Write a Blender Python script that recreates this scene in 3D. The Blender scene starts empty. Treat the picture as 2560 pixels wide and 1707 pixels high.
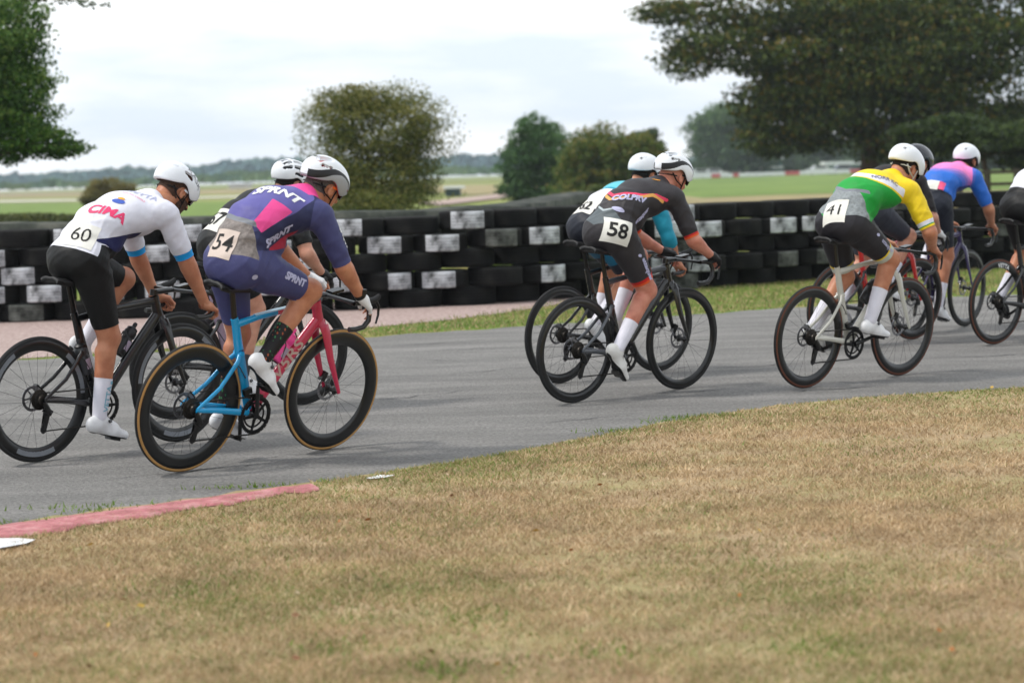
import bpy, math, random
import numpy as np
from mathutils import Vector, Matrix
from mathutils.bvhtree import BVHTree

scene = bpy.context.scene
COL = scene.collection
random.seed(7)
RNG = np.random.default_rng(7)
PI = math.pi

# ------------------------------------------------------------------ camera
CAM_H = 1.4648; PITCH = math.radians(4.321); ROLL = math.radians(-1.789); FPX = 5513.8
_fw = np.array([0, math.cos(PITCH), -math.sin(PITCH)]); _rt = np.array([1., 0, 0]); _up = np.cross(_rt, _fw)
_R = _rt*math.cos(ROLL) + _up*math.sin(ROLL); _U = _up*math.cos(ROLL) - _rt*math.sin(ROLL)
cam_d = bpy.data.cameras.new('camera'); cam = bpy.data.objects.new('camera', cam_d); COL.objects.link(cam)
cam.matrix_world = Matrix(((_R[0], _U[0], -_fw[0], 0), (_R[1], _U[1], -_fw[1], 0), (_R[2], _U[2], -_fw[2], CAM_H), (0, 0, 0, 1)))
cam_d.sensor_width = 36; cam_d.lens = FPX/2560*36; cam_d.clip_start = .1; cam_d.clip_end = 6000
cam_d.dof.use_dof = True; cam_d.dof.focus_distance = 12.6; cam_d.dof.aperture_fstop = 2.8
scene.camera = cam

# ------------------------------------------------------------------ sky, sun, exposure
SUN_DIR = Vector((-.55, -.12, .82)).normalized()
sun_el = math.asin(SUN_DIR.z); sun_az = math.atan2(SUN_DIR.x, SUN_DIR.y)
world = bpy.data.worlds.new('World'); scene.world = world; world.use_nodes = True
nt = world.node_tree; nt.nodes.clear()
out = nt.nodes.new('ShaderNodeOutputWorld'); bg = nt.nodes.new('ShaderNodeBackground')
sky = nt.nodes.new('ShaderNodeTexSky'); sky.sky_type = 'NISHITA'; sky.sun_disc = False
sky.sun_elevation = sun_el; sky.sun_rotation = sun_az; sky.dust_density = 2.0
tc = nt.nodes.new('ShaderNodeTexCoord'); mp = nt.nodes.new('ShaderNodeMapping'); mp.inputs['Scale'].default_value = (4.5, 4.5, 22.0)
mp.inputs['Rotation'].default_value = (0, math.radians(5), 0)
nz = nt.nodes.new('ShaderNodeTexNoise'); nz.inputs['Scale'].default_value = 1.3; nz.inputs['Detail'].default_value = 5; nz.inputs['Roughness'].default_value = .5
rp = nt.nodes.new('ShaderNodeValToRGB')
rp.color_ramp.elements[0].position = .40; rp.color_ramp.elements[0].color = (8.6, 9.6, 10.6, 1)
rp.color_ramp.elements[1].position = .58; rp.color_ramp.elements[1].color = (11.8, 12.0, 12.2, 1)
mx = nt.nodes.new('ShaderNodeMixRGB'); mx.inputs[0].default_value = .93
nt.links.new(tc.outputs['Generated'], mp.inputs[0]); nt.links.new(mp.outputs[0], nz.inputs['Vector'])
nt.links.new(nz.outputs[0], rp.inputs[0]); nt.links.new(sky.outputs[0], mx.inputs[1]); nt.links.new(rp.outputs[0], mx.inputs[2])
nt.links.new(mx.outputs[0], bg.inputs[0]); bg.inputs[1].default_value = .1; nt.links.new(bg.outputs[0], out.inputs[0])
sl = bpy.data.lights.new('sun', 'SUN'); sl.energy = 2.3; sl.angle = math.radians(8); sl.color = (1, .96, .9)
so = bpy.data.objects.new('sun', sl); COL.objects.link(so); so.rotation_euler = SUN_DIR.to_track_quat('Z', 'Y').to_euler()
vs = scene.view_settings; vs.view_transform = 'Standard'; vs.look = 'None'; vs.gamma = 1; vs.use_curve_mapping = False; vs.exposure = .12
scene.cycles.max_bounces = 6; scene.cycles.transparent_max_bounces = 8; scene.cycles.use_denoising = True

# ------------------------------------------------------------------ materials
def lin(c):
    return tuple((x/12.92 if x <= .04045 else ((x+.055)/1.055)**2.4) for x in c)
def hexc(r, g, b): return lin((r/255, g/255, b/255))
MATS = {}
def mat(name, c, rough=.6, var=.12, scale=30, bump=0., bscale=60, metal=0., spec=.4, coat=0., c2=None, emit=None, detail=3, transl=0):
    """procedural material: base colour varied by noise between c and c2, fine bump"""
    if name in MATS: return MATS[name]
    m = bpy.data.materials.new(name); m.use_nodes = True; n = m.node_tree.nodes; L = m.node_tree.links
    b = n['Principled BSDF']; b.inputs['Roughness'].default_value = rough; b.inputs['Metallic'].default_value = metal
    b.inputs['Specular IOR Level'].default_value = spec; b.inputs['Coat Weight'].default_value = coat; b.inputs['Coat Roughness'].default_value = .15
    t = n.new('ShaderNodeTexCoord'); z = n.new('ShaderNodeTexNoise'); z.inputs['Scale'].default_value = scale; z.inputs['Detail'].default_value = detail
    L.new(t.outputs['Object'], z.inputs['Vector'])
    r = n.new('ShaderNodeValToRGB'); r.color_ramp.elements[0].position = .3; r.color_ramp.elements[1].position = .7
    if c2 is None: c2 = tuple(min(1, x*(1+var)) for x in c); c = tuple(x*(1-var) for x in c)
    r.color_ramp.elements[0].color = (*c, 1); r.color_ramp.elements[1].color = (*c2, 1)
    L.new(z.outputs[0], r.inputs[0]); L.new(r.outputs[0], b.inputs['Base Color'])
    if bump:
        z2 = n.new('ShaderNodeTexNoise'); z2.inputs['Scale'].default_value = bscale; z2.inputs['Detail'].default_value = 4
        L.new(t.outputs['Object'], z2.inputs['Vector'])
        bp = n.new('ShaderNodeBump'); bp.inputs['Strength'].default_value = bump; bp.inputs['Distance'].default_value = .01
        L.new(z2.outputs[0], bp.inputs['Height']); L.new(bp.outputs[0], b.inputs['Normal'])
    if transl:
        tr = n.new('ShaderNodeBsdfTranslucent'); L.new(r.outputs[0], tr.inputs[0]); ms = n.new('ShaderNodeMixShader'); ms.inputs[0].default_value = transl
        L.new(b.outputs[0], ms.inputs[1]); L.new(tr.outputs[0], ms.inputs[2]); L.new(ms.outputs[0], n['Material Output'].inputs[0])
    MATS[name] = m; return m
def cloth(name, rgb, rough=.55, var=.08): return mat(name, hexc(*rgb), rough, var, 9, .5, 16, spec=.3)
def plain(name, rgb, rough=.4, **k): return mat(name, hexc(*rgb), rough, k.pop('var', .06), k.pop('scale', 25), **k)

# ------------------------------------------------------------------ object helpers
def empty(name, label=None, cat=None, group=None, M=None):
    o = bpy.data.objects.new(name, None); COL.objects.link(o); o.empty_display_size = .1
    if label: o['label'] = label
    if cat: o['category'] = cat
    if group: o['group'] = group
    if M is not None: o.matrix_world = M
    return o
def link(name, me, parent=None, label=None, cat=None, group=None, kind=None):
    o = bpy.data.objects.new(name, me); COL.objects.link(o)
    if parent: o.parent = parent
    if label: o['label'] = label
    if cat: o['category'] = cat
    if group: o['group'] = group
    if kind: o['kind'] = kind
    return o
def mesh(name, V, F, mats, mi=None, smooth=True):
    me = bpy.data.meshes.new(name)
    if isinstance(F, np.ndarray):
        V = np.asarray(V, dtype=np.float32); k = F.shape[1]
        me.vertices.add(len(V)); me.vertices.foreach_set('co', V.ravel())
        me.loops.add(F.size); me.loops.foreach_set('vertex_index', F.astype(np.int32).ravel())
        me.polygons.add(len(F)); me.polygons.foreach_set('loop_start', np.arange(0, F.size, k, dtype=np.int32))
        me.update(calc_edges=True)
    else:
        me.from_pydata([tuple(map(float, v)) for v in V], [], F)
    for m in (mats if isinstance(mats, (list, tuple)) else [mats]): me.materials.append(m)
    if mi is not None: me.polygons.foreach_set('material_index', np.asarray(mi, dtype=np.int32))
    if smooth: me.polygons.foreach_set('use_smooth', np.ones(len(me.polygons), dtype=bool))
    me.update(); return me
class MB:
    """collects simple solids into one mesh"""
    def __init__(s): s.V = []; s.F = []; s.M = []
    def add(s, V, F, m=0):
        o = len(s.V); s.V += [tuple(v) for v in V]; s.F += [tuple(i+o for i in f) for f in F]; s.M += [m]*len(F); return s
    def box(s, c, d, m=0, R=None):
        c = Vector(c); P = []
        for x in (-1, 1):
            for y in (-1, 1):
                for z in (-1, 1):
                    v = Vector((x*d[0]/2, y*d[1]/2, z*d[2]/2))
                    if R is not None: v = R @ v
                    P.append(c+v)
        return s.add(P, [(0, 1, 3, 2), (4, 6, 7, 5), (0, 4, 5, 1), (2, 3, 7, 6), (0, 2, 6, 4), (1, 5, 7, 3)], m)
    def tube(s, pts, rad, n=8, m=0, side=(0, 1, 0), cap=True):
        """swept tube; rad = r or (half width along side, half depth) or list of those per point"""
        pts = [Vector(p) for p in pts]; N = len(pts); side = Vector(side)
        if not isinstance(rad, list): rad = [rad]*N
        rings = []
        for i, p in enumerate(pts):
            t = (pts[min(i+1, N-1)]-pts[max(i-1, 0)]).normalized()
            a = side - t*side.dot(t)
            if a.length < 1e-3: a = t.orthogonal()
            a.normalize(); b = t.cross(a); r = rad[i]; ra, rb = (r, r) if not isinstance(r, tuple) else r
            rings.append([p + a*ra*math.cos(2*PI*k/n) + b*rb*math.sin(2*PI*k/n) for k in range(n)])
        V = [v for r in rings for v in r]; F = []
        for i in range(N-1):
            for k in range(n):
                k2 = (k+1) % n; F.append((i*n+k, i*n+k2, (i+1)*n+k2, (i+1)*n+k))
        if cap: F += [tuple(range(n))[::-1], tuple((N-1)*n+k for k in range(n))]
        return s.add(V, F, m)
    def lathe(s, prof, c=(0, 0, 0), n=48, mats=None, axis='y', a0=0, a1=2*PI):
        """prof = closed list of (radius, axial)"""
        P = len(prof); full = abs(a1-a0-2*PI) < 1e-6; nn = n if full else n+1; V = []; F = []; M = []
        for k in range(nn):
            a = a0+(a1-a0)*k/n
            for r, h in prof:
                if axis == 'y': V.append((c[0]+r*math.cos(a), c[1]+h, c[2]+r*math.sin(a)))
                else: V.append((c[0]+r*math.cos(a), c[1]+r*math.sin(a), c[2]+h))
        for k in range(n):
            k2 = (k+1) % nn
            for j in range(P):
                j2 = (j+1) % P; F.append((k*P+j, k*P+j2, k2*P+j2, k2*P+j)); M.append(mats[j] if mats else 0)
        o = len(s.V); s.V += V; s.F += [tuple(i+o for i in f) for f in F]; s.M += M; return s
    def build(s, name, mats, parent=None, smooth=True, **k):
        me = mesh(name, s.V, s.F, mats, s.M if isinstance(mats, (list, tuple)) else None, smooth)
        if smooth:
            try: me.set_sharp_from_angle(angle=math.radians(50))
            except Exception: pass
        return link(name, me, parent, **k)
    def me(s, name, mats, smooth=True):
        me = mesh(name, s.V, s.F, mats, s.M if isinstance(mats, (list, tuple)) else None, smooth)
        if smooth: me.set_sharp_from_angle(angle=math.radians(50))
        return me
def ground_pt(px, py, z=0.):
    """where a photo direction meets the level z (only used to lay the place out)"""
    d = _fw + _R*(px-1280)/FPX - _U*(py-853.5)/FPX; t = (z-CAM_H)/d[2]; return (d[0]*t, d[1]*t)
def at_dist(px, py, dist):
    d = _fw + _R*(px-1280)/FPX - _U*(py-853.5)/FPX; t = dist/d[1]; return Vector((d[0]*t, dist, CAM_H+d[2]*t))

# ------------------------------------------------------------------ implicit surfaces
class SDF:
    def __init__(s, lo, hi, h):
        s.h = h; s.lo = np.array(lo, float); s.n = np.ceil((np.array(hi)-s.lo)/h).astype(int)+1
        s.ax = [s.lo[i]+h*np.arange(s.n[i]) for i in range(3)]; s.F = np.full(s.n, .5, dtype=np.float32)
    def _blk(s, lo, hi):
        sl = []
        for i in range(3):
            a = int(max(0, math.floor((lo[i]-s.lo[i])/s.h))); b = int(min(s.n[i], math.ceil((hi[i]-s.lo[i])/s.h)+1)); sl.append(slice(a, max(a, b)))
        return tuple(sl), np.meshgrid(*[s.ax[i][sl[i]] for i in range(3)], indexing='ij', sparse=True)
    def put(s, lo, hi, fn, k=.02, sub=False):
        m = k+3*s.h; lo = np.array(lo)-m; hi = np.array(hi)+m; sl, (X, Y, Z) = s._blk(lo, hi)
        if 0 in s.F[sl].shape: return
        d = fn(X, Y, Z).astype(np.float32); A = s.F[sl]
        if sub:
            d = -d
            hh = np.clip(.5-.5*(A-d)/k, 0, 1) if k > 0 else None
            s.F[sl] = np.maximum(A, d) if k <= 0 else (A*(1-hh)+d*hh)+k*hh*(1-hh)
        else:
            if k <= 0: s.F[sl] = np.minimum(A, d); return
            hh = np.clip(.5+.5*(A-d)/k, 0, 1); s.F[sl] = (A*(1-hh)+d*hh)-k*hh*(1-hh)
    def cone(s, a, b, ra, rb, sy=1., k=.02, sub=False):
        a = np.array(a, float); b = np.array(b, float); R = max(ra, rb); yc = (a[1]+b[1])/2
        def fn(X, Y, Z):
            ay, by = a[1]/sy, b[1]/sy; ab = np.array([b[0]-a[0], by-ay, b[2]-a[2]]); L = ab@ab+1e-12
            px, py, pz = X-a[0], Y/sy-ay, Z-a[2]
            t = np.clip((px*ab[0]+py*ab[1]+pz*ab[2])/L, 0, 1)
            return np.sqrt((px-t*ab[0])**2+(py-t*ab[1])**2+(pz-t*ab[2])**2)-(ra+(rb-ra)*t)
        s.put(np.minimum(a, b)-[R, R*sy, R], np.maximum(a, b)+[R, R*sy, R], fn, k, sub)
    def ell(s, c, r, R=None, k=.02, sub=False):
        c = np.array(c, float); r = np.array(r, float); m = r.max() if R is not None else r
        Rm = np.eye(3) if R is None else np.array(R)
        def fn(X, Y, Z):
            p = [X-c[0], Y-c[1], Z-c[2]]; q = [sum(Rm[j, i]*p[j] for j in range(3))/r[i] for i in range(3)]
            l = np.sqrt(q[0]**2+q[1]**2+q[2]**2); g = np.sqrt((q[0]/r[0])**2+(q[1]/r[1])**2+(q[2]/r[2])**2)+1e-6
            return l*(l-1)/g
        s.put(c-m, c+m, fn, k, sub)
    def mesh(s):
        F = s.F; n = s.n; neg = F < 0
        c = sum(neg[i:n[0]-1+i, j:n[1]-1+j, k:n[2]-1+k].astype(np.int8) for i in (0, 1) for j in (0, 1) for k in (0, 1))
        act = (c > 0) & (c < 8); idx = np.argwhere(act); ids = np.full(act.shape, -1, dtype=np.int64); ids[act] = np.arange(len(idx))
        acc = np.zeros((len(idx), 3)); cnt = np.zeros(len(idx)); I = idx.T
        for ax in range(3):
            o = [a for a in range(3) if a != ax]
            for u in (0, 1):
                for v in (0, 1):
                    A = I.copy(); A[o[0]] = A[o[0]]+u; A[o[1]] = A[o[1]]+v; B = A.copy(); B[ax] = B[ax]+1
                    fa = F[tuple(A)]; fb = F[tuple(B)]; m = (fa < 0) != (fb < 0)
                    t = np.where(m, fa/np.where(np.abs(fa-fb) < 1e-9, 1, fa-fb), 0)
                    P = A.T.astype(float); P[:, ax] += t; acc[m] += P[m]; cnt[m] += 1
        V = s.lo+s.h*acc/cnt[:, None]; Q = []
        for ax in range(3):
            o = [a for a in range(3) if a != ax]; shp = [n[i]-1 for i in range(3)]
            sA = [slice(1, n[i]-1) for i in range(3)]; sA[ax] = slice(0, n[ax]-1); sB = list(sA); sB[ax] = slice(1, n[ax])
            a = neg[tuple(sA)]; b = neg[tuple(sB)]; e = np.argwhere(a != b); off = np.array([sA[i].start for i in range(3)]); fl = a[tuple(e.T)]; E = (e+off)
            q = []
            for du, dv in ((-1, -1), (0, -1), (0, 0), (-1, 0)):
                W = E.copy(); W[:, o[0]] += du; W[:, o[1]] += dv; q.append(ids[tuple(W.T)])
            q = np.stack(q, 1)
            if ax == 1: fl = ~fl
            q[~fl] = q[~fl][:, ::-1]; Q.append(q)
        return V, np.concatenate(Q)
def tri(Q): return np.concatenate([Q[:, [0, 1, 2]], Q[:, [0, 2, 3]]])
def vnorm(V, T):
    n = np.cross(V[T[:, 1], :3]-V[T[:, 0], :3], V[T[:, 2], :3]-V[T[:, 0], :3]); N = np.zeros((len(V), 3))
    for i in range(3): np.add.at(N, T[:, i], n)
    return N/(np.linalg.norm(N, axis=1)[:, None]+1e-12)
def split(V, T, M, f):
    """cut triangles along f = 0; returns V, T, M, positive flag"""
    f = np.where(np.abs(f) < 1e-5, 1e-5, f); pos = f > 0; c = pos[T].sum(1)
    keep = (c == 0) | (c == 3); T0 = T[keep]; M0 = M[keep]; s0 = c[keep] == 3
    Tm = T[~keep]; Mm = M[~keep]
    if not len(Tm): return V, T0, M0, s0
    pm = pos[Tm]; odd = np.where(pm.sum(1) == 1, pm.argmax(1), (~pm).argmax(1)); r = np.arange(len(Tm))
    a = Tm[r, odd]; b = Tm[r, (odd+1) % 3]; d = Tm[r, (odd+2) % 3]
    E = np.concatenate([np.sort(np.stack([a, b], 1), 1), np.sort(np.stack([a, d], 1), 1)]); U, inv = np.unique(E, axis=0, return_inverse=True); inv = inv.ravel()
    t = (f[U[:, 0]]/(f[U[:, 0]]-f[U[:, 1]]))[:, None]; NV = V[U[:, 0]]*(1-t)+V[U[:, 1]]*t
    ab = inv[:len(Tm)]+len(V); ad = inv[len(Tm):]+len(V); pa = pos[a]
    T1 = np.stack([a, ab, ad], 1); T2 = np.stack([ab, b, d], 1); T3 = np.stack([ab, d, ad], 1)
    return np.concatenate([V, NV]), np.concatenate([T0, T1, T2, T3]), np.concatenate([M0, Mm, Mm, Mm]), np.concatenate([s0, pa, ~pa, ~pa])
def compact(V, T):
    u, inv = np.unique(T, return_inverse=True); return V[u], inv.reshape(T.shape)
# ------------------------------------------------------------------ riders
def seg_param(P, pts, rad, sy=1.):
    """nearest point on a polyline: (distance to its surface, arclength)"""
    pts = np.array(pts, float); best = np.full(len(P), 1e9); S = np.zeros(len(P)); s0 = 0
    for i in range(len(pts)-1):
        a, b = pts[i], pts[i+1]; ab = b-a; L = np.linalg.norm(ab); t0 = ((P-a)@ab)/L**2
        t = np.clip(t0, 0, 1); q = P-(a+t[:, None]*ab); q = q.copy(); q[:, 1] /= sy
        d = np.linalg.norm(q, axis=1)-(rad[i]+(rad[i+1]-rad[i])*t); m = d < best
        tt = t0 if i == len(pts)-2 else np.minimum(t0, 1)
        if i > 0: tt = np.maximum(tt, 0)
        best[m] = d[m]; S[m] = (s0+tt*L)[m]; s0 += L
    return best, S
def ik(a, c, l1, l2, pole):
    a, c, pole = np.array(a, float), np.array(c, float), np.array(pole, float); d = c-a; D = np.linalg.norm(d); D2 = min(D, (l1+l2)*.999)
    x = (l1*l1-l2*l2+D2*D2)/(2*D2); h = math.sqrt(max(l1*l1-x*x, 0)); u = d/D; p = pole-u*(pole@u); p /= np.linalg.norm(p)
    return a+u*x+p*h
def orient(V, Q):
    T = tri(Q); v = np.einsum('ij,ij->i', V[T[:, 0]], np.cross(V[T[:, 1]], V[T[:, 2]])).sum()
    return T if v > 0 else T[:, ::-1]
BB = np.array([.41, 0, .27]); CR = .1725

def rider(key, M, cfg):
    """builds one rider in bicycle coordinates (x forward, y left, z up) and returns its root"""
    q = cfg.get('res', .0095)
    hx, hz = cfg['hip']; sx, sz = cfg['sh']; hd = np.array([cfg['head'][0], cfg.get('heady', 0), cfg['head'][1]])
    root = empty('person', cfg['label'], 'person', 'cyclists racing on the road', M)
    skin = mat('skin_'+cfg['skin'], *SKINS[cfg['skin']][:1], .55, .1, 14, .12, 90, spec=.35, c2=SKINS[cfg['skin']][1])
    sb_ = skin.node_tree.nodes['Principled BSDF']; sb_.inputs['Subsurface Weight'].default_value = .12; sb_.inputs['Subsurface Scale'].default_value = .02; sb_.inputs['Roughness'].default_value = .46
    # spine
    H = np.array([hx, hz]); S = np.array([sx, sz]); d = S-H; nrm = np.array([-d[1], d[0]])/np.linalg.norm(d); sp = []
    bl = cfg.get('bulge', .085)
    for t, w in ((0, 0), (.2, .62), (.42, 1.), (.7, .8), (1, .12)): p = H+d*t+nrm*bl*w; sp.append((p[0], 0, p[1]))
    sr = [.106, .102, .112, .118, .092]; w = cfg.get('w', 1.)
    nb = np.array([sx+.035, 0, sz+.055]); nk = [nb, hd+[-.028, 0, -.035]]
    legs = {}; arms = {}
    for sd, s in (('r', -1), ('l', 1)):
        a = math.radians(cfg['crank']+(0 if sd == 'r' else 180)); ped = BB+[CR*math.cos(a), s*.125, CR*math.sin(a)]
        fp = math.radians(cfg['foot'+sd]); ax = np.array([math.cos(fp), 0, -math.sin(fp)]); upv = np.array([math.sin(fp), 0, math.cos(fp)])
        ball = ped+upv*.038; ank = ball-ax*.125+upv*.062; hip = np.array([hx+.03, s*.088, hz-.015])
        kn = ik(hip, ank, .443, .437, [1, s*cfg.get('knee_out', .06), .35])
        legs[sd] = dict(ped=ped, ax=ax, up=upv, ball=ball, ank=ank, hip=hip, kn=kn)
        shd = np.array([sx+.012, s*.178*w, sz-.012]); hc = cfg['hand'+sd]; wr = np.array([hc[0], s*hc[1], hc[2]])
        el = ik(shd, wr, .292, .262, [-.25, s*cfg.get('elbow_out', .55), -.55]); arms[sd] = dict(sh=shd, el=el, wr=wr)
    G = SDF((-.12, -.40, -.02), (1.25, .40, 1.62), q)
    for i in range(4): G.cone(sp[i], sp[i+1], sr[i], sr[i+1], sy=1.32*w if i < 2 else 1.38*w, k=.03)
    G.ell((sx-.10, 0, sz-.02), (.14, .175*w, .115), k=.04)                       # chest
    G.cone((sx-.02, -.15*w, sz+.005), (sx-.02, .15*w, sz+.005), .068, .068, k=.05)       # shoulders
    G.cone(nb-[.05, 0, .03], nk[1], .066, .056, sy=1.05, k=.04)
    G.cone((sx-.03, -.11*w, sz+.03), (sx+.03, 0, sz+.06), .04, .045, k=.04); G.cone((sx-.03, .11*w, sz+.03), (sx+.03, 0, sz+.06), .04, .045, k=.04)
    G.ell((hx+.16, 0, hz+.075), (.13, .135, .10), k=.04)                         # belly
    ls = cfg.get('limb', 1.); LG = ls*1.10; AR = ls*1.07
    for s in (-1, 1): G.ell((hx-.012, s*.068, hz-.040), (.090, .088, .098), k=.05)  # glutes
    G.ell((hx-.030, 0, hz-.02), (.082, .080, .092), k=.05)
    for sd, s in (('r', -1), ('l', 1)):
        L = legs[sd]; u = L['kn']-L['hip']; v = L['ank']-L['kn']; fw = np.array([1, 0, .2])
        G.cone(L['hip'], L['kn'], .094*LG, .056*LG, k=.035)
        pf = np.cross(u, [0, 1, 0]); pf /= np.linalg.norm(pf); pf = pf if pf@[1, 0, .6] > 0 else -pf
        G.cone(L['hip']+u*.22+pf*.030, L['hip']+u*.70+pf*.018, .068*LG, .052*LG, k=.018)
        G.cone(L['hip']+u*.25-pf*.036, L['hip']+u*.75-pf*.012, .060*LG, .042*LG, k=.03)
        G.ell(L['kn']+pf*.012, (.050*LG, .046*LG, .052*LG), k=.02)
        G.cone(L['kn'], L['ank'], .050*LG, .033*LG, k=.02)
        pb = np.cross(v, [0, 1, 0]); pb /= np.linalg.norm(pb); pb = pb if pb@[-1, 0, 0] > 0 else -pb
        G.cone(L['kn']+v*.18+pb*.024, L['kn']+v*.45+pb*.016, .045*LG, .036*LG, k=.015)
        G.cone(L['kn']+v*.45+pb*.012, L['kn']+v*.85+pb*.008, .034*LG, .020*LG, k=.02)
        A = arms[sd]; e = A['el']-A['sh']; f = A['wr']-A['el']
        G.ell(A['sh']+[-.004, -s*.006, -.004], (.062, .056, .064), k=.04)
        G.cone(A['sh'], A['el'], .053*AR, .041*AR, k=.025); G.cone(A['sh']+e*.25, A['sh']+e*.7, .050*AR, .046*AR, k=.02)
        G.cone(A['el'], A['wr'], .041*AR, .0275*AR, k=.02); G.cone(A['el']+f*.12, A['el']+f*.45, .0465*AR, .037*AR, k=.010)
    V, Q = G.mesh(); T = orient(V, Q); N = vnorm(V, T)
    lp = {k: [legs[k]['hip'], legs[k]['kn'], legs[k]['ank']] for k in 'rl'}; ap = {k: [arms[k]['sh'], arms[k]['el'], arms[k]['wr']] for k in 'rl'}
    dT, u = seg_param(V, sp, sr, 1.35*w); dN, n_ = seg_param(V, nk, [.06, .056])
    dl = {k: seg_param(V, lp[k], [.09, .058, .034]) for k in 'rl'}; da = {k: seg_param(V, ap[k], [.05, .041, .027]) for k in 'rl'}
    dL = np.minimum(dl['r'][0], dl['l'][0]); sL = np.where(dl['r'][0] < dl['l'][0], dl['r'][1], dl['l'][1])
    dA = np.minimum(da['r'][0], da['l'][0]); sA = np.where(da['r'][0] < da['l'][0], da['r'][1], da['l'][1])
    isA = (dA < dT) & (dA < dL) & (dA < dN+.03); arm = np.where(isA, sA, -.03)
    isL = (dL < dT+.02) & (dL < dA); leg = np.where(isL | (sL > .25) & (dL < dA), sL, -.03)
    nkc = np.where((dN < dA) & (V[:, 2] > sz), n_, -.05)
    # planar waist measure: along spine direction from pelvis
    sd_ = np.array([.55, 0, .84]); ww = (V-np.array([hx, 0, hz]))@sd_
    C = dict(x=0, y=1, z=2, nx=3, ny=4, nz=5, arm=6, leg=7, u=8, nk=9, w=10, tl=11, ta=12)
    VV = np.concatenate([V, N, np.stack([arm, leg, u, nkc, ww, dT-dL, dT-dA], 1)], 1)
    # ---- head (finer grid, same body mesh)
    hp = math.radians(cfg.get('pitch', 22)); hy = math.radians(cfg.get('yaw', 0))
    HF = np.array([math.cos(hp)*math.cos(hy), math.cos(hp)*math.sin(hy), -math.sin(hp)]); HL = np.array([-math.sin(hy), math.cos(hy), 0]); HU = np.cross(HF, HL)
    HR = np.stack([HF, HL, HU], 1)
    g = SDF((-.14, -.11, -.17), (.15, .11, .14), .0052)
    g.ell((-.008, 0, .028), (.098, .076, .098), k=.01); g.ell((.040, 0, -.045), (.058, .060, .072), k=.03)      # skull, face
    g.cone((.062, -.018, -.098), (.062, .018, -.098), .020, .020, k=.025); g.cone((.0, -.052, -.05), (.052, -.026, -.098), .018, .014, k=.02)
    g.cone((.0, .052, -.05), (.052, .026, -.098), .018, .014, k=.02)
    g.cone((.088, 0, -.005), (.112, 0, -.040), .009, .0135, k=.012); g.cone((.085, -.03, .014), (.085, .03, .014), .012, .012, k=.012)   # nose, brow
    g.cone((.084, -.018, -.068), (.084, .018, -.068), .009, .009, k=.008)                                          # mouth
    for s in (-1, 1):
        g.ell((.086, s*.031, -.004), (.016, .016, .010), k=.008, sub=True)
        g.ell((-.004, s*.078, -.022), (.020, .009, .032), k=.006); g.ell((.002, s*.086, -.020), (.011, .006, .020), k=.004, sub=True)
    g.cone((-.05, 0, -.04), (-.045, 0, -.15), .058, .058, k=.03)
    hV, hQ = g.mesh(); hT = orient(hV, hQ); hN = vnorm(hV, hT); hW = hV@HR.T+hd
    parts = [(V, T, 0), (hW, hT, 0)]
    # ---- hands with five fingers (finer grid, same body mesh)
    hands = {}
    for sd, s in (('r', -1), ('l', 1)):
        A = arms[sd]; f = A['wr']-A['el']; f /= np.linalg.norm(f); drop = cfg.get('drop'+sd, False)
        fwd = np.array([1, -s*.08, cfg.get('slope'+sd, -.25)]); fwd /= np.linalg.norm(fwd); fwd = fwd*.75+f*.25; fwd /= np.linalg.norm(fwd)
        dn = np.array([0, -s*.45, -1.]); dn -= fwd*(dn@fwd); dn /= np.linalg.norm(dn); th = np.cross(dn, fwd); th = th if th[1]*s < 0 else -th  # thumb side = inward
        R3 = np.stack([fwd, th, dn], 1); hg = SDF((-.035, -.062, -.045), (.135, .065, .10), .0038)
        hg.cone((-.02, 0, 0), (.02, 0, 0), .027, .027, k=.01); hg.cone((.01, -.014, 0), (.072, -.030, .002), .018, .0135, k=.018); hg.cone((.01, .014, 0), (.078, .026, .0), .020, .0145, k=.018)
        hg.cone((.03, 0, -.002), (.075, 0, -.003), .020, .014, k=.018)
        fl = [(.030, .046, .028, .022, .0088), (.010, .050, .031, .023, .0090), (-.011, .046, .029, .022, .0086), (-.031, .036, .022, .019, .0078)]
        cu = cfg.get('curl'+sd, 1.); fing = []
        for i, (y, a, b, c_, r) in enumerate(fl):
            p = np.array([.079-.004*abs(i-1), y, 0.]); ang = math.radians(28+3*i)*cu
            for ln, ad in ((a, 48*cu), (b, 42*cu), (c_, 0)):
                p2 = p+ln*np.array([math.cos(ang), 0, math.sin(ang)]); hg.cone(p, p2, r, r*.93, k=.003); fing.append(p2); p = p2; ang += math.radians(ad)
        p0 = np.array([.018, .030, .010]); p1 = p0+[.034, .022, .012]; p2 = p1+[.030, -.004, .014]; p3 = p2+[.020, -.014, .012]
        hg.cone(p0, p1, .0145, .012, k=.012); hg.cone(p1, p2, .011, .0095, k=.004); hg.cone(p2, p3, .0095, .008, k=.003)
        aV, aQ = hg.mesh(); aT = orient(aV, aQ); aW = aV@R3.T+A['wr']; hands[sd] = (aV, aT, aW, vnorm(aW, aT) if True else None, R3)
        if np.linalg.det(R3) < 0: aT = aT[:, ::-1]; hands[sd] = (aV, aT, aW, vnorm(aW, aT), R3)
        parts.append((aW, aT, 0))
    o = 0; PV = []; PT = []
    for v, t, _ in parts: PV.append(v); PT.append(t+o); o += len(v)
    link('body', mesh('body', np.concatenate(PV), np.concatenate(PT), skin), root)
    js = [(np.array(legs[k]['hip'])+[.05, 0, .02], .15, .0038) for k in 'rl']+[(np.array(arms[k]['sh'])+[-.02, 0, -.06], .12, .0032) for k in 'rl']+[(np.array(arms[k]['sh'])*.35+np.array(arms[k]['el'])*.65, .09, .0022) for k in 'rl']+[(np.array([hx+.10, 0, hz+.10]), .17, .0030)]+[(np.array(legs[k]['kn']), .12, .0022) for k in 'rl']
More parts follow.
